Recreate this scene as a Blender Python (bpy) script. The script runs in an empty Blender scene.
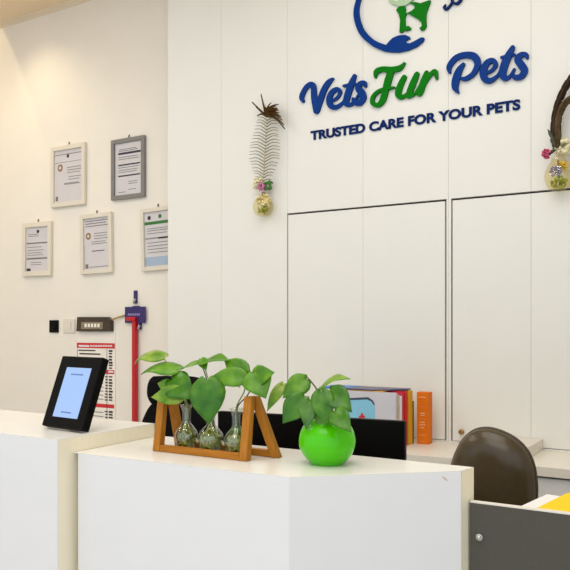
import bpy, bmesh, math, random
from mathutils import Vector, Matrix
random.seed(7)
scene = bpy.context.scene
COL = scene.collection
PI = math.pi

# ------------------------------------------------------------------ camera
TH = math.radians(31.3)
CZ = 1.40
F = 748.0
RGT = Vector((math.cos(TH), math.sin(TH), 0))
FWD = Vector((-math.sin(TH), math.cos(TH), 0))
UP = Vector((0, 0, 1))
CAM = Vector((0, 0, CZ))
cd = bpy.data.cameras.new('camera')
cam = bpy.data.objects.new('camera', cd)
COL.objects.link(cam)
cam.location = CAM
cam.rotation_euler = (PI / 2, 0, TH)
cd.sensor_width = 36
cd.lens = F / 570 * 36
cd.shift_y = 40 / 570
cd.clip_start = .05
scene.camera = cam


def ray(px, py):
    return FWD + RGT * ((px - 285) / F) + UP * ((325 - py) / F)


def atY(px, py, Y):
    d = ray(px, py)
    return CAM + d * (Y / d.y)


def atX(px, py, X):
    d = ray(px, py)
    return CAM + d * (X / d.x)


def atZ(px, py, Z):
    d = ray(px, py)
    return CAM + d * ((Z - CZ) / d.z)


# ------------------------------------------------------------------ materials
def lin(c):
    return tuple(((v / 255) / 12.92 if v / 255 <= .04045 else ((v / 255 + .055) / 1.055) ** 2.4) for v in c) + (1,)


def mat(name, rgb, rough=.5, metal=0, noise=0, nscale=8, bump=0, bscale=60, coat=0, emis=None, estr=0, stretch=(1, 1, 1), spec=.5, sub=0):
    m = bpy.data.materials.new(name)
    m.use_nodes = True
    nt = m.node_tree
    b = nt.nodes['Principled BSDF']
    b.inputs['Base Color'].default_value = lin(rgb)
    b.inputs['Roughness'].default_value = rough
    b.inputs['Metallic'].default_value = metal
    b.inputs['Specular IOR Level'].default_value = spec
    b.inputs['Coat Weight'].default_value = coat
    b.inputs['Coat Roughness'].default_value = .05
    if noise or bump:
        tc = nt.nodes.new('ShaderNodeTexCoord')
        mp = nt.nodes.new('ShaderNodeMapping')
        mp.inputs['Scale'].default_value = stretch
        nt.links.new(tc.outputs['Object'], mp.inputs['Vector'])
    if noise:
        n = nt.nodes.new('ShaderNodeTexNoise')
        n.inputs['Scale'].default_value = nscale
        n.inputs['Detail'].default_value = 4
        nt.links.new(mp.outputs[0], n.inputs['Vector'])
        r = nt.nodes.new('ShaderNodeValToRGB')
        c = lin(rgb)
        r.color_ramp.elements[0].position = .3
        r.color_ramp.elements[1].position = .7
        r.color_ramp.elements[0].color = tuple(v * (1 - noise) for v in c[:3]) + (1,)
        r.color_ramp.elements[1].color = tuple(min(1, v * (1 + noise)) for v in c[:3]) + (1,)
        nt.links.new(n.outputs['Fac'], r.inputs[0])
        nt.links.new(r.outputs[0], b.inputs['Base Color'])
    if bump:
        n2 = nt.nodes.new('ShaderNodeTexNoise')
        n2.inputs['Scale'].default_value = bscale
        nt.links.new(mp.outputs[0], n2.inputs['Vector'])
        bp = nt.nodes.new('ShaderNodeBump')
        bp.inputs['Strength'].default_value = bump
        bp.inputs['Distance'].default_value = .002
        nt.links.new(n2.outputs['Fac'], bp.inputs['Height'])
        nt.links.new(bp.outputs[0], b.inputs['Normal'])
    if emis:
        b.inputs['Emission Color'].default_value = lin(emis)
        b.inputs['Emission Strength'].default_value = estr
    return m


def glassmat(name, tint=(255, 255, 255), ior=1.45, maxr=1.0, edge=0.0):
    m = bpy.data.materials.new(name)
    m.use_nodes = True
    nt = m.node_tree
    for n in list(nt.nodes):
        nt.nodes.remove(n)
    out = nt.nodes.new('ShaderNodeOutputMaterial')
    tr = nt.nodes.new('ShaderNodeBsdfTransparent')
    tr.inputs[0].default_value = lin(tint)
    gl = nt.nodes.new('ShaderNodeBsdfGlossy')
    gl.inputs['Roughness'].default_value = .03
    fr = nt.nodes.new('ShaderNodeLayerWeight')
    fr.inputs['Blend'].default_value = .5
    pw = nt.nodes.new('ShaderNodeMath')
    pw.operation = 'POWER'
    pw.inputs[1].default_value = 4
    ad = nt.nodes.new('ShaderNodeMath')
    ad.operation = 'MULTIPLY_ADD'
    ad.inputs[1].default_value = .8
    ad.inputs[2].default_value = ((ior - 1) / (ior + 1)) ** 2 * 2
    nt.links.new(fr.outputs['Facing'], pw.inputs[0])
    nt.links.new(pw.outputs[0], ad.inputs[0])
    mx = nt.nodes.new('ShaderNodeMixShader')
    mm = nt.nodes.new('ShaderNodeMath')
    mm.operation = 'MULTIPLY'
    mm.inputs[1].default_value = maxr
    nt.links.new(ad.outputs[0], mm.inputs[0])
    nt.links.new(mm.outputs[0], mx.inputs[0])
    nt.links.new(tr.outputs[0], mx.inputs[1])
    nt.links.new(gl.outputs[0], mx.inputs[2])
    nt.links.new(mx.outputs[0], out.inputs[0])
    return m


M = {}
M['wall_sign'] = mat('painted panelling', (234, 233, 226), .5, noise=.01, nscale=3, spec=.3)
M['wall_left'] = mat('painted plaster', (237, 231, 219), .8, noise=.015, nscale=5, bump=.15, bscale=180, spec=.2)
M['ceiling'] = mat('ceiling paint with warm bounce', (236, 214, 182), .9, noise=.01)  # warm bounce light put into the ceiling colour
M['cornice'] = mat('cornice paint', (232, 216, 190), .8, noise=.01)
M['floor'] = mat('pale floor vinyl', (200, 197, 192), .4, noise=.06, nscale=3)
M['groove'] = mat('groove', (196, 194, 187), .7, noise=.01)
M['gap'] = mat('dark gap', (42, 39, 35), .9, noise=.02, spec=.1)
M['lam'] = mat('white laminate', (229, 228, 227), .35, noise=.008, nscale=14, spec=.3)
M['lamtop'] = mat('white laminate top', (229, 226, 219), .25, noise=.01, nscale=14, spec=.35)
M['edge'] = mat('cream laminate edge', (243, 234, 208), .5, noise=.015, nscale=3, stretch=(40, 40, 1), spec=.2)
M['grey_panel'] = mat('dark grey laminate', (80, 77, 69), .6, noise=.05, nscale=120, spec=.25)
M['black'] = mat('black plastic', (8, 7, 6), .45, noise=.1, nscale=50, spec=.09)
M['blackmesh'] = mat('black fabric', (10, 10, 11), .9, noise=.2, nscale=200, bump=.3, bscale=600, spec=.1)
M['leather'] = mat('dark brown leather', (74, 62, 42), .24, noise=.08, nscale=30, bump=.08, bscale=220, spec=.45)
M['piping'] = mat('brown piping', (78, 64, 46), .4, noise=.05)
M['chrome'] = mat('brushed metal', (190, 186, 178), .25, metal=1, noise=.03)
M['brass'] = mat('aged brass', (150, 120, 78), .35, metal=.8, noise=.1)
M['blue'] = mat('navy acrylic', (0, 54, 130), .4, noise=.03, spec=.1)
M['navy'] = mat('dark navy acrylic', (10, 38, 96), .45, noise=.03, spec=.08)
M['green'] = mat('green acrylic', (0, 116, 6), .4, noise=.03, spec=.1)
M['glare_green'] = mat('green acrylic with painted glare', (176, 204, 168), .2, noise=.05)  # glare on the glossy green put into the base colour
M['vase'] = mat('lime glazed ceramic', (78, 194, 2), .1, noise=.03, nscale=5, spec=.3)
M['wood'] = mat('oiled wood', (184, 124, 44), .5, noise=.22, nscale=6, stretch=(30, 30, 30), spec=.25)
M['wood_x'] = mat('oiled wood along rail', (172, 110, 32), .5, noise=.16, nscale=7, stretch=(2, 22, 22), bump=.08, bscale=40, spec=.2)
M['wood_z'] = mat('oiled wood along leg', (174, 112, 34), .5, noise=.16, nscale=7, stretch=(22, 22, 2), bump=.08, bscale=40, spec=.2)
M['stem'] = mat('green stem', (126, 140, 70), .5, noise=.2, nscale=40)
M['stem_dark'] = mat('brown stem', (78, 74, 48), .5, noise=.2, nscale=40)
M['roots'] = mat('tangled roots', (232, 226, 176), .5, noise=.3, nscale=60, spec=.4)
M['moss'] = mat('green brown moss', (166, 158, 58), .6, noise=.55, nscale=110, spec=.3)
M['pebble'] = mat('pale pebble', (196, 192, 160), .4, noise=.2, nscale=30)
M['glass'] = glassmat('clear glass', (247, 250, 246), 1.5)
M['pane'] = glassmat('picture glass', (252, 252, 252), 1.3, .5)
M['water'] = glassmat('water', (226, 232, 208), 1.2, .6)
M['frame_white'] = mat('off white frame', (224, 216, 200), .5, noise=.02, spec=.2)
M['frame_grey'] = mat('grey frame', (128, 126, 122), .35, noise=.04, nscale=30)
M['paper'] = mat('certificate paper', (226, 221, 222), .8, noise=.02, nscale=10, spec=.1)
M['paper_warm'] = mat('warm certificate paper', (208, 202, 198), .8, noise=.02)
M['ink'] = mat('grey ink', (128, 124, 124), .8, noise=.05)
M['ink_dark'] = mat('dark ink', (52, 48, 66), .8, noise=.05)
M['gold'] = mat('gold seal', (150, 112, 40), .5, noise=.1)
M['greenband'] = mat('green print', (36, 122, 42), .7, noise=.05)
M['bluewash'] = mat('pale blue print', (176, 196, 216), .8, noise=.05)
M['screen'] = mat('lit screen', (60, 75, 105), .2, noise=.01, emis=(168, 200, 246), estr=.85)
M['screenink'] = mat('screen lettering', (40, 60, 110), .4, noise=.02, emis=(110, 140, 205), estr=.5)
M['red'] = mat('red plastic', (190, 18, 30), .35, noise=.04)
M['redprint'] = mat('red print', (206, 40, 48), .7, noise=.05)
M['blackprint'] = mat('black print', (48, 44, 44), .7, noise=.1)
M['calpaper'] = mat('calendar paper', (240, 234, 222), .7, noise=.02)
M['brownphoto'] = mat('dark brown header', (58, 46, 32), .4, noise=.25, nscale=30)
M['brownlight'] = mat('tan print', (138, 122, 98), .6, noise=.35, nscale=80)
M['purple'] = mat('dark purple card', (48, 34, 100), .5, noise=.06)
M['whiteprint'] = mat('white print', (226, 224, 226), .6, noise=.02)
M['lilacprint'] = mat('lilac print', (150, 140, 190), .6, noise=.05)
M['whiteplastic'] = mat('white plastic', (224, 216, 204), .35, noise=.01)
M['cord'] = mat('straw stick', (176, 148, 96), .7, noise=.1)
M['orange'] = mat('orange cardboard', (226, 116, 20), .6, noise=.05, nscale=20, spec=.2)
M['orangelight'] = mat('cream print', (240, 190, 140), .6, noise=.03)
M['cover'] = mat('pale lavender cover', (208, 206, 214), .45, noise=.02)
M['bag'] = mat('sky blue print', (136, 200, 226), .5, noise=.08, nscale=10)
M['bagdark'] = mat('slate print', (60, 74, 96), .5, noise=.05)
M['crimson'] = mat('crimson cover', (192, 44, 74), .4, noise=.05)
M['scarlet'] = mat('scarlet cover', (206, 28, 34), .4, noise=.05)
M['maroon'] = mat('maroon cover', (104, 44, 40), .5, noise=.08)
M['yellow'] = mat('yellow card', (246, 204, 14), .6, noise=.03, spec=.15)
M['mustard'] = mat('mustard cover', (222, 172, 32), .5, noise=.08)
M['beige'] = mat('beige cover', (196, 180, 152), .6, noise=.15, nscale=40)
M['azure'] = mat('azure cover', (48, 120, 206), .4, noise=.06)
M['dusk'] = mat('dusky violet cover', (84, 78, 110), .4, noise=.2, nscale=12)
M['whitepaper'] = mat('white paper', (232, 230, 230), .7, noise=.01)
M['wornwood'] = mat('pale worktop', (232, 226, 214), .35, noise=.02, nscale=5, stretch=(2, 14, 14))
M['cream_petal'] = mat('cream petals', (232, 224, 184), .7, noise=.1, nscale=60)
M['pink_petal'] = mat('pink petals', (204, 130, 168), .7, noise=.25, nscale=60)
M['rose_petal'] = mat('rose petals', (206, 84, 124), .7, noise=.25, nscale=60)
M['green_leafy'] = mat('bright foliage', (62, 128, 44), .6, noise=.25, nscale=60)
M['dark_leafy'] = mat('dark foliage', (62, 66, 44), .6, noise=.25, nscale=60)
M['lime_petal'] = mat('lime moss', (160, 170, 70), .7, noise=.2, nscale=50)
M['lilac_petal'] = mat('lilac petals', (150, 150, 200), .7, noise=.2, nscale=60)
M['yellow_petal'] = mat('yellow petals', (226, 196, 70), .7, noise=.2, nscale=50)
M['feather'] = mat('grey feather barb', (128, 118, 92), .7, noise=.2, nscale=40, spec=.1)
M['feather_brown'] = mat('brown feather', (74, 52, 20), .7, noise=.35, nscale=60, spec=.1)
M['feather_dark'] = mat('dark brown feather', (44, 29, 18), .6, noise=.4, nscale=40, stretch=(1, 1, 6), spec=.15)
M['feather_tan'] = mat('tan feather', (84, 68, 46), .7, noise=.4, nscale=40, spec=.1)
M['shaft'] = mat('pale quill', (196, 184, 150), .5, noise=.1)
M['bulbglass'] = glassmat('frosted ornament glass', (254, 251, 240), 1.5, .35)


_wm = M['water']
_nt = _wm.node_tree
_g = _nt.nodes.new('ShaderNodeBsdfGlass')
_g.inputs['IOR'].default_value = 1.33
_g.inputs['Color'].default_value = lin((240, 246, 226))
_mx = _nt.nodes.new('ShaderNodeMixShader')
_mx.inputs[0].default_value = .12
_o = _nt.nodes['Material Output']
_nt.links.new(_o.inputs[0].links[0].from_socket, _mx.inputs[1])
_nt.links.new(_g.outputs[0], _mx.inputs[2])
_nt.links.new(_mx.outputs[0], _o.inputs[0])


def leafmat(name, c1, c2, c3):
    m = mat(name, c1, .38, noise=0)
    nt = m.node_tree
    b = nt.nodes['Principled BSDF']
    b.inputs['Specular IOR Level'].default_value = .45
    b.inputs['Roughness'].default_value = .3
    tc = nt.nodes.new('ShaderNodeTexCoord')
    n = nt.nodes.new('ShaderNodeTexNoise')
    n.inputs['Scale'].default_value = 26
    n.inputs['Detail'].default_value = 3
    nt.links.new(tc.outputs['Object'], n.inputs['Vector'])
    r = nt.nodes.new('ShaderNodeValToRGB')
    r.color_ramp.elements[0].position = .32
    r.color_ramp.elements[1].position = .74
    r.color_ramp.elements[0].color = lin(c2)
    r.color_ramp.elements[1].color = lin(c3)
    e = r.color_ramp.elements.new(.52)
    e.color = lin(c1)
    nt.links.new(n.outputs['Fac'], r.inputs[0])
    nt.links.new(r.outputs[0], b.inputs['Base Color'])
    tl = nt.nodes.new('ShaderNodeBsdfTranslucent')
    nt.links.new(r.outputs[0], tl.inputs[0])
    mx = nt.nodes.new('ShaderNodeMixShader')
    mx.inputs[0].default_value = .25
    nt.links.new(b.outputs[0], mx.inputs[1])
    nt.links.new(tl.outputs[0], mx.inputs[2])
    nt.links.new(mx.outputs[0], nt.nodes['Material Output'].inputs[0])
    return m


M['leaf'] = leafmat('pothos leaf', (94, 152, 24), (72, 130, 18), (124, 176, 40))
M['leaf_dark'] = leafmat('darker pothos leaf', (70, 132, 22), (48, 106, 16), (100, 154, 36))
M['leaf_pale'] = leafmat('variegated pothos leaf', (130, 170, 46), (86, 142, 28), (182, 194, 86))


# ------------------------------------------------------------------ builders
def wloc(o):
    v = Vector((0, 0, 0))
    while o is not None:
        v += o.location
        o = o.parent
    return v


def tag(o, label=None, cat=None, group=None, kind=None):
    if label: o['label'] = label
    if cat: o['category'] = cat
    if group: o['group'] = group
    if kind: o['kind'] = kind
    return o


def empty(name, loc, label, cat, group=None):
    o = bpy.data.objects.new(name, None)
    COL.objects.link(o)
    o.location = loc
    o.empty_display_size = .05
    return tag(o, label, cat, group)


class MB:
    def __init__(s):
        s.bm = bmesh.new()

    def box(s, lo, hi, rot=None, piv=None):
        lo, hi = Vector(lo), Vector(hi)
        vs = [s.bm.verts.new((x, y, z)) for x in (lo.x, hi.x) for y in (lo.y, hi.y) for z in (lo.z, hi.z)]
        for f in ((0, 1, 3, 2), (4, 6, 7, 5), (0, 4, 5, 1), (2, 3, 7, 6), (0, 2, 6, 4), (1, 5, 7, 3)):
            s.bm.faces.new([vs[i] for i in f])
        if rot is not None:
            bmesh.ops.rotate(s.bm, verts=vs, cent=piv or (lo + hi) / 2, matrix=rot)
        return vs

    def obox(s, c, ex, ey, ez, hx, hy, hz):
        vs = []
        for a in (-1, 1):
            for b in (-1, 1):
                for d in (-1, 1):
                    vs.append(s.bm.verts.new(c + ex * (a * hx) + ey * (b * hy) + ez * (d * hz)))
        for f in ((0, 1, 3, 2), (4, 6, 7, 5), (0, 4, 5, 1), (2, 3, 7, 6), (0, 2, 6, 4), (1, 5, 7, 3)):
            s.bm.faces.new([vs[i] for i in f])
        return vs

    def prism(s, pts, off):
        """polygon of 3D points extruded by the vector off"""
        off = Vector(off)
        a = [s.bm.verts.new(p) for p in pts]
        b = [s.bm.verts.new(Vector(p) + off) for p in pts]
        n = len(pts)
        f1 = s.bm.faces.new(a)
        f2 = s.bm.faces.new(b[::-1])
        for i in range(n):
            s.bm.faces.new((a[i], b[i], b[(i + 1) % n], a[(i + 1) % n]))
        f1.normal_update()
        f2.normal_update()
        if n > 4:
            bmesh.ops.triangulate(s.bm, faces=[f1, f2])

    def tube(s, pts, rad, seg=8, cap=True):
        pts = [Vector(p) for p in pts]
        n = len(pts)
        if not hasattr(rad, '__len__'): rad = [rad] * n
        rings = []
        u = None
        for i, p in enumerate(pts):
            t = (pts[min(i + 1, n - 1)] - pts[max(i - 1, 0)]).normalized()
            if u is None:
                u = t.orthogonal().normalized()
            else:
                u = (u - t * u.dot(t)).normalized()
            w = t.cross(u)
            rings.append([s.bm.verts.new(p + (u * math.cos(2 * PI * k / seg) + w * math.sin(2 * PI * k / seg)) * rad[i]) for k in range(seg)])
        for a, b in zip(rings, rings[1:]):
            for k in range(seg):
                s.bm.faces.new((a[k], a[(k + 1) % seg], b[(k + 1) % seg], b[k]))
        if cap:
            s.bm.faces.new(rings[0][::-1])
            s.bm.faces.new(rings[-1])

    def lathe(s, prof, c=(0, 0, 0), seg=32, closed=False):
        c = Vector(c)
        rings = []
        for r, z in prof:
            if r < 1e-6:
                rings.append([s.bm.verts.new(c + Vector((0, 0, z)))])
            else:
                rings.append([s.bm.verts.new(c + Vector((r * math.cos(2 * PI * k / seg), r * math.sin(2 * PI * k / seg), z))) for k in range(seg)])
        pairs = list(zip(rings, rings[1:]))
        if closed: pairs.append((rings[-1], rings[0]))
        for a, b in pairs:
            for k in range(seg):
                k2 = (k + 1) % seg
                if len(a) == 1 and len(b) == 1: continue
                if len(a) == 1: s.bm.faces.new((a[0], b[k2], b[k]))
                elif len(b) == 1: s.bm.faces.new((a[k], a[k2], b[0]))
                else: s.bm.faces.new((a[k], a[k2], b[k2], b[k]))

    def ball(s, c, r, sub=2, sc=(1, 1, 1), jit=0):
        ret = bmesh.ops.create_icosphere(s.bm, subdivisions=sub, radius=r)
        for v in ret['verts']:
            k = 1 + random.uniform(-jit, jit)
            v.co = Vector((v.co.x * sc[0] * k, v.co.y * sc[1] * k, v.co.z * sc[2] * k)) + Vector(c)

    def dome(s, outline, cen, nrm, front, back, rings=7):
        """closed padded cushion: outline (list of Vector in a plane), bulging along nrm by front and -nrm by back"""
        N = len(outline)
        cen = Vector(cen)
        nrm = Vector(nrm).normalized()
        rim = [s.bm.verts.new(p) for p in outline]
        for sgn, dep in ((1, front), (-1, back)):
            prev = rim
            for k in range(1, rings + 1):
                a = k / rings * PI / 2
                rr = math.cos(a)
                h = dep * (math.sin(a) ** .8)
                if k == rings:
                    c = s.bm.verts.new(cen + nrm * (sgn * dep))
                    for i in range(N):
                        s.bm.faces.new((prev[i], prev[(i + 1) % N], c))
                else:
                    cur = [s.bm.verts.new(cen + (p - cen) * rr + nrm * (sgn * h)) for p in outline]
                    for i in range(N):
                        s.bm.faces.new((prev[i], prev[(i + 1) % N], cur[(i + 1) % N], cur[i]))
                    prev = cur

    def build(s, name, m, parent=None, loc=None, smooth=False, bevel=0, solid=0, label=None, angle=None):
        bmesh.ops.recalc_face_normals(s.bm, faces=s.bm.faces)
        off = wloc(parent) if parent is not None else Vector(loc or (0, 0, 0))
        for v in s.bm.verts:
            v.co -= off
        me = bpy.data.meshes.new(name)
        s.bm.to_mesh(me)
        s.bm.free()
        if smooth:
            for p in me.polygons: p.use_smooth = True
            if angle:
                me.set_sharp_from_angle(angle=math.radians(angle))
        o = bpy.data.objects.new(name, me)
        COL.objects.link(o)
        me.materials.append(m)
        if parent is not None: o.parent = parent
        else: o.location = off
        if bevel:
            b = o.modifiers.new('bevel', 'BEVEL')
            b.width = bevel
            b.segments = 2
            b.limit_method = 'ANGLE'
        if solid:
            d = o.modifiers.new('thickness', 'SOLIDIFY')
            d.thickness = solid
        if label: o['label'] = label
        return o


def boxobj(name, lo, hi, m, parent=None, bevel=0, loc=None, **k):
    b = MB()
    b.box(lo, hi)
    if parent is None and loc is None:
        loc = ((lo[0] + hi[0]) / 2, (lo[1] + hi[1]) / 2, lo[2])
    return b.build(name, m, parent, loc=loc, bevel=bevel, **k)


def struct(o):
    o['kind'] = 'structure'
    return o


def smooth_path(pts, n=8):
    """Catmull-Rom through tuples of any dimension"""
    P = [pts[0]] + list(pts) + [pts[-1]]
    out = []
    for i in range(1, len(P) - 2):
        for k in range(n):
            t = k / n
            out.append(tuple(.5 * (2 * b + (c - a) * t + (2 * a - 5 * b + 4 * c - d) * t * t + (-a + 3 * b - 3 * c + d) * t ** 3)
                             for a, b, c, d in zip(P[i - 1], P[i], P[i + 1], P[i + 2])))
    out.append(tuple(pts[-1]))
    return out


# ------------------------------------------------------------------ the room
YW = 4.03            # wall with the sign
YL = 4.25            # wall with the certificates
ZC = 3.996
XE = atY(168, 300, YW).x      # left end of the sign wall
struct(boxobj('floor', (-7.5, -2.6, -.1), (2.2, 4.5, 0), M['floor']))
struct(boxobj('ceiling', (-7.5, -2.6, ZC), (2.2, 4.5, ZC + .1), M['ceiling']))
struct(boxobj('wall_left', (-7.5, YL, 0), (XE + .3, YL + .15, ZC), M['wall_left']))
struct(boxobj('wall_right', (2.2, .6, -.1), (2.3, 4.5, ZC + .1), M['wall_sign']))
struct(boxobj('wall_far_left', (-7.6, -2.6, -.1), (-7.5, 4.5, ZC + .1), M['wall_left']))
# sign wall: a backing slab with vertical panels and thin grooves
b = MB()
xs = [XE] + [atY(x, 300, YW).x for x in (221.5, 287.6, 363, 448.3, 531)]
w = xs[-1] - xs[-2]
while xs[-1] < 2.2: xs.append(xs[-1] + w)
xs[-1] = 2.2
ZD0 = .756
ZD1 = (atY(287, 213.7, YW).z + atY(446, 198.6, YW).z) / 2
d1a, d1b = atY(287, 300, YW).x, atY(446.4, 300, YW).x
d2a = atY(451, 300, YW).x
d2b = d2a + (d1b - d1a)
g = .0014


def clip_box(x0, x1):
    # column of the wall, leaving the door openings free
    segs = [(x0, x1)]
    ops = [(d1a, d1b), (d2a, d2b)]
    b.box((x0, YW, ZD1), (x1, YW + .03, ZC))
    b.box((x0, YW, 0), (x1, YW + .03, ZD0))
    cuts = [x0, x1]
    for a_, c_ in ops:
        for q in (a_, c_):
            if x0 < q < x1: cuts.append(q)
    cuts.sort()
    for p, q in zip(cuts, cuts[1:]):
        mid = (p + q) / 2
        if not any(a_ < mid < c_ for a_, c_ in ops) and q - p > 1e-4:
            b.box((p, YW, ZD0), (q, YW + .03, ZD1))


for x0, x1 in zip(xs, xs[1:]):
    clip_box(x0 + (0 if x0 == XE else g / 2), x1 - g / 2)
wall = b.build('wall_back', M['wall_sign'])
struct(wall)
bk = boxobj('groove_backing', (XE + .004, YW + .03, 0), (2.2, YL, ZC), M['groove'], wall)
# cupboard doors in the wall
for i, (xa, xb, lab) in enumerate(((d1a, d1b, 'flush white cupboard door behind the plants and the orange box'),
                                   (d2a, d2b, 'flush white cupboard door with a small round knob above the brown chair'))):
    r = empty('cupboard_door', ((xa + xb) / 2, YW + .03, ZD0), lab, 'door', 'cupboard doors in the white wall')
    gg = .009
    b = MB()
    cuts = [xa + gg] + [x for x in xs if xa + .02 < x < xb - .02] + [xb - gg]
    for p, q in zip(cuts, cuts[1:]):
        b.box((p + (g / 2 if p != cuts[0] else 0), YW + .0005, ZD0 + .004), (q - (g / 2 if q != cuts[-1] else 0), YW + .019, ZD1 - gg * 1.3))
    b.build('door_leaf', M['wall_sign'], r)
    boxobj('dark_reveal', (xa + .0005, YW + .0265, ZD0 + .0005), (xb - .0005, YW + .0285, ZD1 - .0005), M['gap'], r)
    if i == 1:
        k = atY(462.3, 431.5, YW)
        kb = MB()
        kb.tube([k, k + Vector((0, -.012, 0)), k + Vector((0, -.013, 0)), k + Vector((0, -.022, 0)), k + Vector((0, -.026, 0))], [.008, .007, .015, .015, .008], 16)
        kb.build('knob', M['brass'], r, smooth=True, angle=40, label='small round brown metal knob')
# cornice along the left wall
b = MB()
prof = [(0, -.034), (-.008, -.034), (-.009, -.024), (-.016, -.022), (-.017, -.013), (-.026, -.011), (-.028, 0), (0, 0)]
pts = [Vector((-7.5, YL + y, ZC + z)) for y, z in prof]
b.prism(pts, (XE + .2 + 7.5, 0, 0))
struct(b.build('trim_1', M['cornice']))

# ------------------------------------------------------------------ certificates on the left wall


def quad_frame(q):
    P = [atY(x, y, YL) for x, y in q]          # TL TR BR BL
    c = sum(P, Vector()) / 4
    wd = ((P[1] - P[0]).length + (P[2] - P[3]).length) / 2
    ht = ((P[3] - P[0]).length + (P[2] - P[1]).length) / 2
    roll = (math.atan2((P[1] - P[0]).z, (P[1] - P[0]).x) + math.atan2((P[2] - P[3]).z, (P[2] - P[3]).x)) / 2
    return c, wd, ht, roll


def certificate(q, label, fm, bw, lines, seal=None, extra=None, depth=.028):
    c, W, H, roll = quad_frame(q)
    ex = Vector((math.cos(roll), 0, math.sin(roll)))
    ez = Vector((-math.sin(roll), 0, math.cos(roll)))
    ey = Vector((0, 1, 0))
    c.y = YL
    r = empty('certificate_frame', c - ez * (H / 2), label, 'picture frame', 'framed certificates on the left wall')
    b = MB()
    yc = c - ey * (depth / 2 + .0005)
    b.obox(yc - ex * (W / 2 - bw / 2), ex, ey, ez, bw / 2, depth / 2, H / 2)
    b.obox(yc + ex * (W / 2 - bw / 2), ex, ey, ez, bw / 2, depth / 2, H / 2)
    b.obox(yc - ez * (H / 2 - bw / 2), ex, ey, ez, W / 2 - bw, depth / 2, bw / 2)
    b.obox(yc + ez * (H / 2 - bw / 2), ex, ey, ez, W / 2 - bw, depth / 2, bw / 2)
    b.build('frame', fm, r, bevel=.003)
    iw, ih = W - 2 * bw, H - 2 * bw
    b = MB()
    b.obox(c - ey * .008, ex, ey, ez, iw / 2, .004, ih / 2)
    b.build('document', M['paper'], r)
    y0 = -.0128
    mats = {}
    bars = []
    for (u0, u1, v, t, mk) in lines:
        if mk == 'ink_dark':
            bars.append((c + ey * y0 + ex * ((u0 + u1) / 2 - .5) * iw + ez * (.5 - v) * ih, (u1 - u0) / 2 * iw, t / 2 * ih))
            continue
        mb = mats.setdefault(mk, MB())
        cc = c + ey * y0 + ex * ((u0 + u1) / 2 - .5) * iw + ez * (.5 - v) * ih
        mb.obox(cc, ex, ey, ez, (u1 - u0) / 2 * iw, .0004, t / 2 * ih)
    if seal:
        for (u, v, rr, mk) in seal:
            mb = mats.setdefault(mk, MB())
            cc = c + ey * (y0 - .0004) + ex * (u - .5) * iw + ez * (.5 - v) * ih
            mb.tube([cc + ey * .0006, cc - ey * .0006], rr * iw, 16)
            if rr > .08:
                m2 = mats.setdefault('paper', MB())
                m2.tube([cc - ey * .0006, cc - ey * .0012], rr * iw * .5, 12)
    nm = {'ink': 'printed_text', 'ink_dark': 'dark_emblem', 'gold': 'gold_seal', 'paper': 'seal_centre', 'greenband': 'green_band', 'bluewash': 'blue_panel'}
    for mk, mb in mats.items():
        mb.build(nm[mk], M[mk], r)
    for cc, hx_, hz_ in bars:
        mb = MB()
        mb.obox(cc, ex, ey, ez, hx_, .0004, hz_)
        mb.build('dark_heading', M['ink_dark'], r)
    b = MB()
    b.obox(c - ey * .019, ex, ey, ez, iw / 2, .001, ih / 2)
    b.build('glass', M['pane'], r)
    b = MB()
    t = c + ez * (H / 2)
    b.tube([t + Vector((0, -.002, -.004)), t + Vector((0, -.010, .014)), t + Vector((0, -.002, .026))], .004, 6)
    b.build('hanging_hook', M['ink_dark'], r)


def text(u0, u1, vs, t=.012, mk='ink'):
    return [(u0, u1 - random.uniform(0, .12), v, t, mk) for v in vs]


certificate([(52.2, 148), (86.7, 143), (87.4, 204), (53.7, 208.7)], 'white framed certificate with gold seal, highest and left of the grey frame',
            M['frame_white'], .036, text(.45, .98, (.34, .39, .44)) + text(.5, .95, (.52, .57)) + text(.35, .9, (.64, .66)) + [(.0, 1, .08, .012, 'ink'), (.0, 1, .23, .008, 'ink'), (.04, .12, .92, .09, 'ink'), (.2, .98, .93, .06, 'ink')] [:-1],
            [(.2, .33, .09, 'gold'), (.48, .12, .045, 'ink_dark')])
certificate([(112.6, 140.9), (145.7, 136), (147, 196.5), (114, 201.3)], 'grey framed certificate with three dark heading bars, the only grey frame',
            M['frame_grey'], .032, [(.12, .95, .2, .04, 'ink_dark'), (.12, .93, .42, .026, 'ink_dark'), (.12, .93, .63, .026, 'ink_dark')] + text(.15, .85, (.12, .15)) + text(.12, .9, (.27, .31, .47, .52, .56)) + text(.5, .85, (.75, .79, .9)) + text(.12, .5, (.94,)),
            None)
certificate([(24.9, 223.3), (53.8, 221.5), (52.6, 275.2), (24, 277)], 'small white framed certificate, lowest and furthest left on the wall',
            M['frame_white'], .04, [(.02, .98, .36, .03, 'ink'), (.02, .98, .71, .035, 'ink')] + text(.08, .6, (.16, .2)) + text(.05, .8, (.45, .52, .58, .63)) + text(.2, .7, (.8, .85)) + [(.02, .2, .96, .06, 'ink_dark')],
            [(.52, .1, .055, 'ink_dark')])
certificate([(82.5, 215.5), (113.8, 212), (113.8, 272.2), (82.5, 275.2)], 'white framed certificate with gold seal in the lower row under the grey frame',
            M['frame_white'], .034, text(.05, .98, (.05, .1, .15), .016) + text(.4, .98, (.3, .35, .4)) + text(.3, .9, (.46, .5)) + [(.3, .8, .64, .014, 'ink_dark'), (.04, .15, .93, .08, 'ink'), (.2, .98, .95, .012, 'ink')],
            [(.17, .34, .1, 'gold')])
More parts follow.
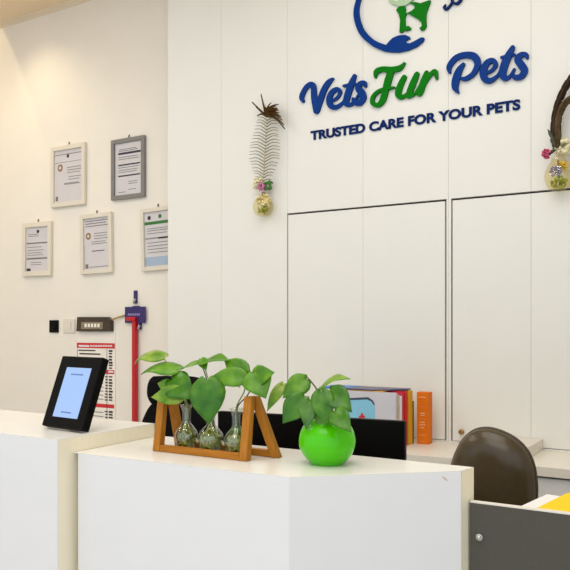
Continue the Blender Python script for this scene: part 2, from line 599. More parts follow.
certificate([(142.7, 209.5), (176, 205.5), (176.5, 268.5), (143.3, 272.2)], 'white framed certificate with a green band, partly hidden by the white wall end',
            M['frame_white'], .03, [(.0, 1, .2, .055, 'greenband'), (.0, 1, .9, .16, 'bluewash'), (.02, .98, .48, .02, 'ink'), (.5, .98, .485, .03, 'ink_dark')] + text(.1, .9, (.3, .34, .39, .56, .62, .68, .74)),
            [(.18, .1, .06, 'ink_dark'), (.58, .09, .06, 'greenband')])

# ------------------------------------------------------------------ small things on the left wall


def wallbox(name, q, d, m, parent=None, y=YL, bevel=0, loc=None):
    a, c = atY(q[0], q[1], y), atY(q[2], q[3], y)
    xm = (q[0] + q[2]) / 2
    a.z, c.z = atY(xm, q[1], y).z, atY(xm, q[3], y).z
    return boxobj(name, (min(a.x, c.x), y - d, min(a.z, c.z)), (max(a.x, c.x), y - .0004, max(a.z, c.z)), m, parent, bevel)


def wallprint(mb, q, yf):
    """thin printed mark whose rectangle q is given on the wall"""
    a, c = atY(q[0], q[1], YL), atY(q[2], q[3], YL)
    xm = (q[0] + q[2]) / 2
    a.z, c.z = atY(xm, q[1], YL).z, atY(xm, q[3], YL).z
    mb.box((min(a.x, c.x), yf - .0008, min(a.z, c.z)), (max(a.x, c.x), yf, max(a.z, c.z)))


c = atY(54.8, 332.6, YL)
r = empty('light_switch', c, 'small black switch plate on the left wall beside a white one', 'switch')
wallbox('plate', (50.3, 320.2, 59, 332.6), .012, M['black'], r, bevel=.002)
wallbox('rocker', (52.8, 323, 57, 330), .016, M['black'], r, bevel=.002)
c = atY(69.5, 332.6, YL)
r = empty('light_switch', c, 'white switch plate on the left wall between black switch and dark box', 'switch')
wallbox('plate', (64, 319, 75.5, 332.6), .012, M['whiteplastic'], r, bevel=.002)
wallbox('rocker', (67.5, 322, 72, 329.6), .017, M['whiteplastic'], r, bevel=.002)

# dark box
c = atY(96, 331, YL)
r = empty('wall_box', c, 'dark brown box with a tan label mounted above the red and white calendar', 'box')
b = MB()
P = [atY(x, y, YL) for x, y in ((80.2, 317), (110.5, 317), (113.8, 320.5), (113.8, 331.2), (79.4, 331.2))]
for p in P: p.y = YL - .0004
b.prism(P, (0, -.035, 0))
b.build('case', M['brownphoto'], r, bevel=.003)
pl = MB()
wallprint(pl, (84.5, 322, 106, 329), YL - .0356)
pl.build('label_plate', M['brownlight'], r)
pr = MB()
for k in range(5):
    wallprint(pr, (88 + k * 3.2, 323.6, 90.2 + k * 3.2, 327.2), YL - .0366)
pr.build('label_lettering', M['calpaper'], r)
a, e = atY(112.0, 319.8, YL - .030), atY(125.0, 315.4, YL - .006)
b = MB()
b.tube([a, (a + e) / 2 + Vector((0, 0, .004)), e], .007, 8)
b.build('cord', M['cord'], r, smooth=True, label='straw coloured cord end')

# calendar
c = atY(97, 425, YL)
r = empty('wall_calendar', c, 'white wall calendar with red bands and black columns behind the tablet stand', 'calendar')
wallbox('sheet', (78.2, 331.8, 115.6, 432), .006, M['calpaper'], r)
bl, b2, wp, gk = MB(), MB(), MB(), MB()
yf = YL - .0062
rd = MB()
wallprint(rd, (77.6, 343, 115.4, 348.2), yf - .001)
rd.build('red_band', M['redprint'], r)
rd = MB()
wallprint(rd, (104, 370, 114.8, 374), yf)
rd.build('red_band', M['redprint'], r)
rd = MB()
wallprint(rd, (78, 403.2, 114.8, 407), yf)
rd.build('red_band', M['redprint'], r)
wallprint(wp, (79.5, 345, 90, 346.8), yf - .002)
for k in range(9): wallprint(wp, (91 + k * 2.5, 345.1, 92.9 + k * 2.5, 346.7), yf - .002)
wallprint(bl, (79, 349.8, 96, 351), yf)
wallprint(bl, (80, 353.2, 101, 354.6), yf)
wallprint(gk, (77.8, 349, 78.3, 404), yf)
wallprint(gk, (107.2, 349, 107.8, 432), yf)
y = 350
while y < 430:
    if not (368 < y < 376 or 401 < y < 409):
        wallprint(bl, (109.4, y, 113.4 - random.uniform(0, 1), y + random.uniform(1.3, 2.2)), yf)
        if y > 376: wallprint(b2, (106.2 + random.uniform(-1, 0), y, 108.4, y + 1.2), yf - .001)
    y += 2.9
for y in (358, 362, 366, 378, 382, 386, 390, 394, 398, 411, 415, 419, 423):
    wallprint(gk, (80, y, 104, y + .8), yf)
for p in ((109, 371, 114, 372.6),): wallprint(wp, p, yf - .001)
b2.build('printed_dates', M['blackprint'], r)
bl.build('printed_dates', M['blackprint'], r)
gk.build('printed_text', M['ink'], r)
wp.build('white_lettering', M['whiteprint'], r)

# hooks
def hook(cx, y0, y1, label, knob=True):
    top, bot = atY(cx, y0, YL), atY(cx, y1, YL)
    rr = empty('wall_hook', bot, label, 'hook')
    b = MB()
    b.box((top.x - .016, YL - .014, bot.z), (top.x + .016, YL - .0004, top.z))
    b.build('back_plate', M['purple'], rr, bevel=.004)
    b = MB()
    z = bot.z + .012
    b.tube(smooth_path([(top.x, YL - .012, z + .02), (top.x + .004, YL - .03, z), (top.x + .022, YL - .05, z - .002), (top.x + .035, YL - .052, z + .022)], 5), .009, 8)
    b.build('prong', M['chrome'], rr, smooth=True)


hook(136.2, 290.5, 303.6, 'small dark purple hook stuck on the wall above the purple card')
hook(140.6, 318, 329.4, 'lower dark hook with white prong under the purple card')
r0 = atY(137, 322.5, YL)
r = empty('purple_card', r0, 'dark purple card with faint white lettering hung near the red pole', 'card')
a, e = atY(126.9, 307, YL), atY(147.4, 323, YL)
boxobj('card', (a.x, YL - .022, e.z), (e.x, YL - .018, a.z), M['purple'], r)
pr = MB()
for k in range(7):
    x = 130 + k * 1.75
    wallprint(pr, (x, 313.4, x + 1.2, 315.6), YL - .0222)
pr.build('lettering', M['lilacprint'], r)
bb = MB()
p = atY(137, 310, YL)
bb.box((p.x - .03, YL - .0178, p.z - .03), (p.x + .03, YL - .0004, p.z + .03))
bb.build('mounting_pad', M['purple'], r)
# red pole leaning on the wall
yp = YL - .046
tp = atY(133.3, 319.3, yp)
b = MB()
lx = atY(127.3, 319.3, yp).x
ztop = atY(133.3, 319.3, yp).z
yp = YL - .03
pole = empty('red_pole', (tp.x, yp, 0), 'tall red pole with a short bent top standing against the left wall', 'pole')
b.box((tp.x - .017, yp - .017, 0), (tp.x + .017, yp + .02, ztop - .012))
b.build('shaft', M['red'], pole, bevel=.006)
b = MB()
b.box((lx - .012, yp - .02, ztop - .012), (tp.x + .017, yp + .017, ztop + .018))
b.build('bent_top', M['red'], pole, bevel=.006)

# ------------------------------------------------------------------ the sign
sign = empty('wall_sign', atY(415, 140, YW), 'raised blue and green lettered sign with emblem on the white wall', 'sign')
sign.location.y = YW
SD = .015
_k = [0]


def stroke(pts, region, sc, name, m, parent=None, label=None, mb=None):
    """brush stroke traced in a zoomed crop: points (x, y, width)"""
    own = mb is None
    if own: mb = MB()
    x0, y0 = region
    path = smooth_path(pts, 6)
    ctr = []
    for x, y, wd in path:
        p = atY(x0 + x / sc, y0 + y / sc, YW)
        s = (p - CAM).dot(FWD) / F / sc
        ctr.append((p, max(wd, 3) * s / 2))
    _k[0] = (_k[0] + 1) % 9
    yf = YW - SD - _k[0] * .0005
    n = len(ctr)
    L, R = [], []
    for i, (p, h) in enumerate(ctr):
        t = ctr[min(i + 1, n - 1)][0] - ctr[max(i - 1, 0)][0]
        t.y = 0
        t.normalize()
        nn = Vector((-t.z, 0, t.x))
        L.append(p + nn * h)
        R.append(p - nn * h)
    cols = list(zip(L, R))
    # round caps
    def cap(i, sgn):
        p, h = ctr[i]
        t = (ctr[1][0] - ctr[0][0]) if i == 0 else (ctr[-1][0] - ctr[-2][0])
        t.y = 0
        t = t.normalized() * (-1 if i == 0 else 1)
        nn = (cols[i][0] - p).normalized()
        return [(p + nn * h * math.cos(a) + t * h * math.sin(a), p - nn * h * math.cos(a) + t * h * math.sin(a)) for a in (PI * .18, PI * .34, PI * .46)]
    cols = cap(0, 1)[::-1] + cols + cap(n - 1, 1)
    fr, bk = [], []
    for l, r_ in cols:
        yf -= .00004
        fr.append([mb.bm.verts.new((v.x, yf, v.z)) for v in (l, r_)])
        bk.append([mb.bm.verts.new((v.x, YW - .0004, v.z)) for v in (l, r_)])
    for i in range(len(cols) - 1):
        a, c = fr[i], fr[i + 1]
        e, f = bk[i], bk[i + 1]
        mb.bm.faces.new((a[0], a[1], c[1], c[0]))
        mb.bm.faces.new((e[0], f[0], f[1], e[1]))
        mb.bm.faces.new((a[0], c[0], f[0], e[0]))
        mb.bm.faces.new((a[1], e[1], f[1], c[1]))
    for i in (0, -1):
        mb.bm.faces.new((fr[i][0], fr[i][1], bk[i][1], bk[i][0]))
    if own:
        return mb.build(name, m, parent or sign, label=label)
    return mb


def strokes(lst, region, sc, name, m, label):
    mb = MB()
    for s in lst: stroke(s, region, sc, None, None, mb=mb)
    mb.build(name, m, sign, label=label)


def platepoly(pts, region, sc, name, m, label=None):
    P = []
    for x, y in pts:
        p = atY(region[0] + x / sc, region[1] + y / sc, YW)
        P.append((p.x, YW - .0004, p.z))
    b = MB()
    b.prism(P, (0, -SD, 0))
    return b.build(name, m, sign, label=label)


R1, s1 = (295, 70), 7.125
strokes([[(64, 226, 22), (54, 192, 38), (84, 130, 36), (120, 106, 36), (138, 126, 40), (143, 200, 46), (160, 292, 48)],
         [(160, 292, 48), (184, 222, 48), (214, 142, 46), (246, 92, 40), (276, 66, 16)]], R1, s1, 'letter', M['blue'], 'blue script letter V')
strokes([[(258, 226, 18), (302, 206, 22), (328, 165, 26), (308, 141, 30), (270, 162, 38), (250, 212, 44), (262, 258, 40), (300, 268, 30), (344, 240, 20), (362, 210, 14)]], R1, s1, 'letter', M['blue'], 'blue script letter e in the first word')
strokes([[(430, 48, 30), (406, 108, 48), (382, 180, 50), (370, 232, 46), (388, 252, 30), (424, 236, 20), (460, 180, 16)],
         [(354, 118, 18), (400, 110, 24), (436, 102, 18)]], R1, s1, 'letter', M['blue'], 'blue script letter t in the first word')
strokes([[(508, 118, 22), (502, 96, 28), (472, 102, 36), (456, 132, 42), (484, 170, 48), (492, 206, 46), (466, 238, 40), (430, 236, 30), (422, 210, 22)]], R1, s1, 'letter', M['blue'], 'blue script letter s in the first word')
R2, s2 = (365, 55), 7.125
strokes([[(80, 162, 16), (88, 124, 38), (130, 106, 36), (200, 110, 40), (256, 96, 36), (288, 62, 12)],
         [(188, 130, 50), (168, 196, 52), (152, 256, 48), (132, 326, 44), (98, 362, 30), (62, 346, 32), (64, 304, 28), (98, 266, 24), (150, 246, 22), (214, 236, 14)]], R2, s2, 'letter', M['green'], 'green script letter F')
strokes([[(284, 164, 38), (256, 222, 46), (242, 278, 48), (264, 304, 34), (300, 284, 20), (330, 230, 14)],
         [(374, 142, 38), (350, 200, 48), (326, 260, 48), (320, 292, 42), (300, 296, 22)],
         [(326, 296, 26), (360, 280, 18), (396, 220, 14)]], R2, s2, 'letter', M['green'], 'green script letter u')
strokes([[(444, 132, 34), (420, 200, 48), (398, 268, 46), (390, 278, 40)],
         [(404, 266, 18), (440, 196, 20), (474, 142, 28), (506, 122, 30), (516, 170, 20)]], R2, s2, 'letter', M['green'], 'green script letter r')
R3, s3 = (440, 40), 6.0
strokes([[(62, 198, 16), (60, 162, 32), (100, 112, 34), (160, 94, 36), (212, 106, 42), (230, 150, 38), (204, 206, 30), (160, 236, 26), (132, 234, 16)],
         [(144, 150, 22), (118, 188, 40), (100, 240, 46), (96, 288, 38), (114, 320, 10)]], R3, s3, 'letter', M['blue'], 'blue script letter P')
strokes([[(266, 206, 16), (310, 190, 20), (338, 155, 26), (322, 128, 28), (286, 142, 36), (264, 190, 42), (272, 236, 38), (306, 248, 30), (346, 222, 18), (362, 196, 14)]], R3, s3, 'letter', M['blue'], 'blue script letter e in the last word')
strokes([[(440, 50, 26), (416, 96, 42), (392, 150, 46), (380, 204, 44), (394, 234, 32), (424, 222, 18), (450, 180, 14)],
         [(372, 108, 16), (410, 100, 20), (450, 92, 16)]], R3, s3, 'letter', M['blue'], 'blue script letter t in the last word')
strokes([[(526, 110, 18), (520, 92, 24), (490, 94, 34), (468, 120, 38), (492, 155, 44), (510, 188, 42), (490, 222, 36), (454, 228, 28), (438, 205, 18)]], R3, s3, 'letter', M['blue'], 'blue script letter s in the last word')
# emblem: ring ending in a hand, two green animals, blue curl
R4, s4 = (350, 0), 7.125
strokes([[(300, -205, 10), (190, -160, 22), (110, -80, 30), (66, 10, 36), (52, 110, 42), (88, 226, 42), (168, 308, 40), (262, 350, 42)]], R4, s4, 'emblem_ring', M['blue'], 'blue curved arc of the emblem')
platepoly([(225, 335), (265, 325), (285, 300), (310, 276), (350, 258), (400, 254), (428, 266), (434, 280), (416, 286), (404, 296), (406, 312), (432, 314), (480, 290), (512, 272), (530, 272), (535, 284),
           (522, 304), (480, 338), (420, 364), (350, 378), (290, 376), (240, 368)], R4, s4, 'emblem_hand', M['blue'], 'blue open hand')
platepoly([(358, 235), (364, 150), (354, 105), (335, 80), (344, 62), (372, 49), (396, 52), (402, 66), (398, 92), (410, 98), (404, 110), (398, 130), (400, 194), (424, 190), (440, 203), (436, 216), (410, 225), (386, 222), (382, 235)],
          R4, s4, 'emblem_cat', M['green'], 'green sitting animal of the emblem')
platepoly([(412, 98), (440, 86), (468, 64), (462, 42), (430, 26), (470, 20), (508, 30), (545, 16), (578, 6), (576, 24), (560, 64), (549, 100), (546, 140), (549, 190), (536, 216), (512, 222), (500, 208), (518, 190), (515, 166), (490, 142), (450, 118)],
          R4, s4, 'emblem_dog', M['green'], 'green standing animal of the emblem')
platepoly([(278, 8), (302, 33), (338, 46), (376, 50), (404, 43), (432, 24), (464, -6), (448, -10), (412, 8), (388, 14), (386, -24), (352, -24), (350, 16), (326, 12), (296, 0)], R4, s4, 'emblem_head', M['glare_green'], 'green head of the emblem, paled by painted glare')
R5, s5 = (420, 0), 9.5
strokes([[(250, 52, 10), (236, 78, 24), (258, 92, 24), (290, 64, 18), (314, 20, 22), (304, -16, 26), (336, -50, 26), (382, -36, 28), (392, 4, 28), (364, 40, 22), (328, 36, 16), (312, 16, 14)]], R5, s5, 'emblem_curl', M['navy'], 'dark navy curl of the emblem')

# tagline in plain capitals, one mesh per letter
tc = bpy.data.curves.new('tagline', 'FONT')
tc.body = 'TRUSTED CARE FOR YOUR PETS'
tc.size = 1
tc.offset = .04
tc.space_word = 1.05
to = bpy.data.objects.new('tagline', tc)
COL.objects.link(to)
bpy.context.view_layer.update()
tm = bpy.data.meshes.new_from_object(to.evaluated_get(bpy.context.evaluated_depsgraph_get()))
bpy.data.objects.remove(to)
bm = bmesh.new()
bm.from_mesh(tm)
xs_ = [v.co.x for v in bm.verts]
ys_ = [v.co.y for v in bm.verts]
tl, tr_ = atY(311, 138.6, YW), atY(520.5, 112.2, YW)
zb = (tl.z + tr_.z) / 2
zt = (atY(310.5, 129.6, YW).z + atY(519, 101.4, YW).z) / 2
sx = (tr_.x - tl.x) / (max(xs_) - min(xs_))
sz = (zt - zb) / (max(ys_) - min(ys_))
seen = set()
isl = []
for v in bm.verts:
    if v in seen: continue
    st, comp = [v], []
    seen.add(v)
    while st:
        q = st.pop()
        comp.append(q)
        for e_ in q.link_edges:
            o_ = e_.other_vert(q)
            if o_ not in seen:
                seen.add(o_)
                st.append(o_)
    isl.append(comp)
isl.sort(key=lambda cmp: min(v.co.x for v in cmp))
mnx, mny = min(xs_), min(ys_)
for comp in isl:
    cs = set(comp)
    fs = [f for f in bm.faces if f.verts[0] in cs]
    mb = MB()
    mp = {v: mb.bm.verts.new((tl.x + (v.co.x - mnx) * sx, YW - .0004, zb + (v.co.y - mny) * sz)) for v in comp}
    nf = [mb.bm.faces.new([mp[v] for v in f.verts]) for f in fs]
    ext = bmesh.ops.extrude_face_region(mb.bm, geom=nf)
    for q in ext['geom']:
        if isinstance(q, bmesh.types.BMVert): q.co.y = YW - .007
    mb.build('tagline_letter', M['navy'], sign)
bm.free()

# ------------------------------------------------------------------ wall ornaments


def flower(name, c, r, m, label, n=16, flat=1.0):
    b = MB()
    for k in range(int(n * 1.6)):
        d = Vector((random.gauss(0, 1), random.gauss(0, .6), random.gauss(0, 1) * flat)).normalized() * r * random.uniform(.35, .85)
        b.ball(Vector(c) + d, r * random.uniform(.17, .3), 1, (1, 1, 1), .2)
    return tag(b.build(name, m, None, loc=c, smooth=True), label, 'flower')


def bulb(c, rx, rz, label):
    """egg shaped glass wall vase; c = its bottom centre"""
    rr = empty('glass_wall_vase', c, label, 'vase')
    prof = [(0.0, 0), (.45, .05), (.8, .28), (1.0, .72), (.98, 1.05), (.82, 1.42), (.6, 1.72), (.5, 1.9), (.55, 2.0)]
    pr = [(max(a * rx, 0), z * rz) for a, z in smooth_path(prof, 3)]
    b = MB()
    b.lathe(pr + [(max(a - .003, 0), z + .002) for a, z in pr[::-1]][:-1], c, 28)
    b.build('glass_body', M['bulbglass'], rr, smooth=True)
    return rr


# left ornament
yo = YW - .055
c0 = atY(263, 216.6, yo)
sc_o = (c0 - CAM).dot(FWD) / F
bv = bulb(c0, 10.3 * sc_o, 11 * sc_o, 'egg shaped glass wall vase of pale flowers left of the sign')
b = MB()
p = c0 + Vector((0, .05, 24 * sc_o))
b.tube([p + Vector((0, .0045, 0)), p + Vector((0, -.06, .002)), p + Vector((0, -.055, -.02))], .004, 8)
b.build('wall_bracket', M['brass'], bv)


def px_off(c, x, y):
    return c + Vector((x * sc_o * 1.02, 0, -y * sc_o))


flower('green_rosette', px_off(c0, 0, -7), 6.2 * sc_o, M['lime_petal'], 'lime moss inside the left glass wall vase', 26, .8)
flower('cream_flower', px_off(c0, 0, -15.0), 9.0 * sc_o, M['cream_petal'], 'cream blossom filling the upper part of the left glass wall vase', 34, .6)
flower('white_flower', px_off(c0, -6, -34), 6.5 * sc_o, M['cream_petal'], 'cream blossoms at the mouth of the left wall vase', 22)
flower('pink_flower', px_off(c0, -1.5, -30), 5.8 * sc_o, M['pink_petal'], 'pink blossom at the mouth of the left wall vase', 22)
flower('green_sprig', px_off(c0, 6.5, -30.5), 5.6 * sc_o, M['green_leafy'], 'bright green sprig beside the pink blossom', 22, 1.6)
# feather
ft = empty('feather', px_off(c0, 0, -26), 'tall grey feather with a brown eye standing in the left wall vase', 'feather')
rach = [(262.5, 190), (263.8, 172), (264.8, 155), (266, 138), (266.8, 124), (266, 112), (265, 104)]
b = MB()
rp = smooth_path(rach, 6)
b.tube([atY(x, y, yo) for x, y in rp], [.0045 - .003 * i / len(rp) for i in range(len(rp))], 6)
b.build('quill', M['shaft'], ft, smooth=True)


def barb(mb, x, y, dx, dy, bend, r, yy=yo):
    p0 = atY(x, y, yy)
    p1 = atY(x + dx * .5, y + dy * .5 - bend, yy - .006)
    p2 = atY(x + dx, y + dy, yy - .014)
    pts = smooth_path([tuple(p0), tuple(p1), tuple(p2)], 4)
    mb.tube(pts, [r * (1 - .6 * i / (len(pts) - 1)) for i in range(len(pts))], 5)


b = MB()
for k in range(20):
    y = 117 + k * 3.2
    f_ = min(1, .6 + k * .045) * (1 if k < 14 else 1 - (k - 13) * .08)
    x = 266.8 - (y - 124) * .065
    barb(b, x, y + 3.5, -15.5 * f_, -4.2 + random.uniform(-1, 1), 2.6 * f_, .0036)
    barb(b, x, y + 3.5, 15 * f_, -2.6 + random.uniform(-1, 1), 2.4 * f_, .0036)
b.build('barbs', M['feather'], ft, smooth=True)
b = MB()
for (dx, dy, bn) in ((-14, -14, 0), (-10, -9, 0), (-5, -22, 0), (-9, 0, 2), (16, 4, 4), (18, 9, 4), (19, 13, 4), (13, -3, 3), (15, 1, 4)):
    barb(b, 266, 116, dx, dy, bn, .0085)
b.build('dark_barbs', M['feather_tan'], ft, smooth=True)
b = MB()
for k in range(40):
    a = random.uniform(-.2, 1)
    barb(b, 265.5 + random.uniform(-1, 1), 114 - random.uniform(0, 3), random.uniform(-3, 13) , -9 * a + random.uniform(-2, 5), random.uniform(0, 2.5), .007, yo - random.uniform(0, .012))
b.build('eye', M['feather_brown'], ft, smooth=True, label='dense brown eye at the feather tip')

# right ornament
yo2 = YW - .06
c1 = atY(558.5, 191.5, yo2)
sc_o = (c1 - CAM).dot(FWD) / F
bv = bulb(c1, 13.6 * sc_o, 17.0 * sc_o, 'egg shaped glass wall vase of lilac flowers right of the sign')
b = MB()
p = c1 + Vector((0, .056, 30 * sc_o))
b.tube([p + Vector((0, .0035, 0)), p + Vector((0, -.07, .002)), p + Vector((0, -.065, -.02))], .004, 8)
b.build('wall_bracket', M['brass'], bv)
flower('green_rosette', px_off(c1, 0, -9), 8.6 * sc_o, M['lime_petal'], 'lime moss inside the right glass wall vase', 26, .6)
flower('lilac_flower', px_off(c1, -1.5, -20) + Vector((0, -.022, 0)), 6.5 * sc_o, M['lilac_petal'], 'lilac blossom inside the right glass wall vase', 20, .6)
flower('yellow_flower', px_off(c1, 4, -26), 5.6 * sc_o, M['yellow_petal'], 'yellow blossom inside the right glass wall vase', 20, .8)
flower('pink_flower', px_off(c1, -10, -38.5) + Vector((0, -.03, 0)), 6.0 * sc_o, M['rose_petal'], 'rose pink blossom left at the mouth of the right wall vase', 24, .8)
flower('white_flower', px_off(c1, 5, -44), 10.0 * sc_o, M['cream_petal'], 'large cream blossoms at the mouth of the right wall vase', 40, .9)
sp = empty('leafy_twig', px_off(c1, -4, -42), 'dark narrow leaved twig left of the long brown feather', 'twig')
b = MB()
for (x0, y0, x1, y1) in ((557, 146, 547.5, 129), (557.5, 148, 550, 139), (556, 150, 545, 154.5)):
    p0, p1 = atY(x0, y0, yo2 - .03), atY(x1, y1, yo2 - .03)
    b.tube([p0, p0.lerp(p1, .4), p0.lerp(p1, .75), p1], [.003, .010, .009, .001], 6)
b.build('leaves', M['dark_leafy'], sp, smooth=True)


def long_feather(path, wl, wr, name_label, m, yy):
    fe = empty('feather', atY(path[0][0], path[0][1], yy), name_label, 'feather')
    P = smooth_path(path, 8)
    n = len(P)
    b = MB()
    rows = []
    for i, (x, y) in enumerate(P):
        a = P[max(i - 1, 0)]
        c_ = P[min(i + 1, n - 1)]
        tx, ty = c_[0] - a[0], c_[1] - a[1]
        l = math.hypot(tx, ty)
        nx, ny = -ty / l, tx / l
        u = i / (n - 1)
        prof = min(1, u * 7 + .15) * min(1, (1 - u) * 6 + .05)
        jag = 1 + (.25 if i % 5 == 0 else 0) * random.uniform(-1, .3)
        row = []
        for v in (-1, -.5, 0, .5, 1):
            ww = (wl if v < 0 else wr) * prof * abs(v) * jag * (1 if v > 0 else -1)
            row.append(b.bm.verts.new(atY(x + nx * ww, y + ny * ww, yy - .012 * (1 - abs(v)))))
        rows.append(row)
    for p, q in zip(rows, rows[1:]):
        for k in range(4):
            b.bm.faces.new((p[k], p[k + 1], q[k + 1], q[k]))
    b.build('vane', m, fe, smooth=True, solid=.002)
    b = MB()
    b.tube([atY(x, y, yy - .014) for x, y in P], [.0028 - .0018 * i / n for i in range(n)], 6)
    b.build('quill', M['feather_tan'], fe, smooth=True)


long_feather([(553.5, 150), (553.2, 126), (556, 108), (562, 92), (572, 76), (590, 58), (612, 48)], 2.6, 4.6, 'long dark brown feather curving up right of the sign', M['feather_dark'], yo2)
long_feather([(557.5, 148), (556.6, 128), (558.5, 114), (564, 103), (574, 96), (590, 92)], 2.0, 4.6, 'shorter tan feather beneath the long dark brown feather', M['feather_tan'], yo2 - .03)

# ------------------------------------------------------------------ reception counters
ZH, ZL_ = CZ - .308, CZ - .35
XS = -1.565
cx = -1.565
hc = empty('reception_counter', (-2.3, 1.59, 0), 'tall white reception counter carrying the tablet stand, left of the lower one', 'counter')
T = .045
YH0, YH1 = 1.398, 1.788
TK = .0016
boxobj('worktop', (-3.4, YH0, ZH - TK), (XS, YH1, ZH), M['lamtop'], hc)
boxobj('front_panel', (-3.4, YH0, 0), (XS, YH0 + .003, ZH - TK), M['lam'], hc)
boxobj('end_panel', (XS - T, YH0 + .0032, 0), (XS - .0002, YH1, ZH - TK), M['edge'], hc, label='cream end panel')
boxobj('back_panel', (-3.4, YH1 - .02, 0), (XS - T - .0003, YH1, ZH - TK), M['lam'], hc)
lc = empty('reception_counter', (-1.1, 1.6, 0), 'low white reception counter with an angled corner under the plants', 'counter')
LX = XS + .0015
A0 = atX(73.4, 452.0, LX)
A1 = atZ(289.5, 477.2, ZL_)
A2 = atZ(461.2, 470.8, ZL_)
A3 = atZ(472.4, 467.9, ZL_)
YB = 1.815
print('counter corners', A0, A1, A2, A3)
b = MB()
b.prism([(LX, A0.y, ZL_), (A1.x, A1.y, ZL_), (A2.x, A2.y, ZL_), (A3.x, YB, ZL_), (LX, YB, ZL_)], (0, 0, -TK))
b.build('worktop', M['lamtop'], lc)
PZ = ZL_ - TK - .0001
b = MB()
b.prism([(LX + .017, A0.y + .001, 0), (A1.x, A1.y, 0), (A1.x, A1.y + .03, 0), (LX + .017, A0.y + .031, 0)], (0, 0, PZ))
b.build('front_panel', M['lam'], lc)
b = MB()
b.prism([(LX, A0.y + .04, 0), (A1.x, A1.y + .04, 0), (A1.x, A1.y + .05, 0), (LX, A0.y + .05, 0)], (0, 0, PZ))
b.build('inner_panel', M['edge'], lc)
dv = (A2 - A1)
dv.z = 0
nv = Vector((-dv.y, dv.x, 0)).normalized() * .03
b = MB()
b.prism([(A1.x + .0001, A1.y + .0001, 0), (A2.x, A2.y, 0), (A2.x + nv.x * .3, A2.y + nv.y, 0), (A1.x + nv.x * .3, A1.y + .03, 0)], (0, 0, PZ))
b.build('angled_panel', M['lam'], lc)
b = MB()
b.prism([(A2.x + .0005, A2.y + .0005, 0), (A3.x, YB, 0), (A3.x - .06, YB, 0), (A2.x - .025, A2.y + .035, 0)], (0, 0, PZ))
b.build('end_panel', M['edge'], lc, label='cream end panel')
# chipped mark on the angled panel
ch = [(441.6, 476.2), (444.2, 477.0), (447.8, 480.6), (446.8, 481.0), (443.6, 478.8)]
b = MB()
fn = Vector((dv.y, -dv.x, 0)).normalized()
P = []
for x, y in ch:
    d = ray(x, y)
    t = (A1 - CAM).dot(fn) / d.dot(fn)
    P.append(CAM + d * t + fn * .0002)
b.prism(P, fn * .0006)
b.build('scuff_mark', M['beige'], lc, label='small beige scuff')

# ------------------------------------------------------------------ tablet stand
BLp, BRp = atZ(41.2, 425.1, ZH + .0094), atZ(82.1, 430.6, ZH + .0094)
cen = (BLp + BRp) / 2
ts = empty('tablet_stand', cen, 'black tabletop stand with a lit pale blue screen on the tall counter', 'display')
ts.location.z = ZH
exv = (BRp - BLp)
wd = exv.length
exv.normalize()
nrm_h = Vector((exv.y, -exv.x, 0))            # towards the viewer
hh, lean = .205, .0745
ezv = (UP * hh - nrm_h * lean)
Lh = ezv.length
ezv.normalize()
nv_ = exv.cross(ezv).normalized()              # front normal or back
if nv_.dot(nrm_h) < 0: nv_ = -nv_
th = .026
b = MB()
c = cen + ezv * (Lh / 2) - nv_ * (th / 2)
b.obox(c, exv, nv_, ezv, wd / 2, th / 2, Lh / 2)
b.build('housing', M['black'], ts, bevel=.004)
c = cen + ezv * (Lh * .5) + exv * .003
sw, sh, so = .595 * wd, .695 * Lh, -Lh * .012
b = MB()
b.obox(c + ezv * so + nv_ * .0004, exv, nv_, ezv, sw / 2, .0006, sh / 2)
scr = b.build('screen', M['screen'], ts, label='lit pale blue screen')
b = MB()
for v, wds in ((.36, .5), (-.40, .42)):
    n = 7
    for k in range(n):
        b.obox(c + ezv * (so + v * sh) + exv * ((k - (n - 1) / 2) / n * wds * sw) + nv_ * .0014, exv, nv_, ezv, wds * sw / n * .36, .0003, .0022)
b.build('screen_lettering', M['screenink'], scr)
b = MB()
q = cen - exv * .04 - nrm_h * (lean + .012) - UP * .0094
ct = cen - exv * .04
b.prism([ct - exv * .03 + ezv * .07 - nv_ * th, ct + exv * .03 + ezv * .07 - nv_ * th, q + exv * .03 + UP * .0005, q - exv * .03 + UP * .0005], -nrm_h * .006)
b.build('rear_strut', M['black'], ts)

# ------------------------------------------------------------------ wooden stand with flasks
_fl, _fr, _rr = atZ(151.2, 451.3, ZL_), atZ(247.2, 461.6, ZL_), atZ(278.8, 458.3, ZL_)
print('stand', _fl, _fr, _rr)
SX0, SX1, SX2 = _fl.x, _fr.x, _rr.x
FY0 = (_fl.y + _fr.y) / 2
RY0 = _rr.y
FY1, RY1 = FY0 + .019, RY0 + .019
TOPZ = ZL_ + .164
st = empty('plant_stand', ((SX0 + SX1) / 2, 1.647, ZL_), 'wooden A shaped stand holding three glass flasks on the low counter', 'plant stand')
zb = ZL_ + .0004
lw = .024
YM = FY0 + (RY1 - FY0) * .40


def aleg(x0, x1, y0, y1, yt0, yt1, ztop, nm='leg', sh=0):
    b = MB()
    lo = [(x0, y0, zb), (x1, y0, zb), (x1, y1, zb), (x0, y1, zb)]
    hi = [(x0 + sh, yt0, ztop), (x1 + sh, yt0, ztop), (x1 + sh, yt1, ztop), (x0 + sh, yt1, ztop)]
    vs = [b.bm.verts.new(p) for p in lo + hi]
    for f in ((0, 1, 2, 3), (7, 6, 5, 4), (0, 4, 5, 1), (1, 5, 6, 2), (2, 6, 7, 3), (3, 7, 4, 0)):
        b.bm.faces.new([vs[i] for i in f])
    return b.build(nm, M['wood_z'], st, bevel=.002)


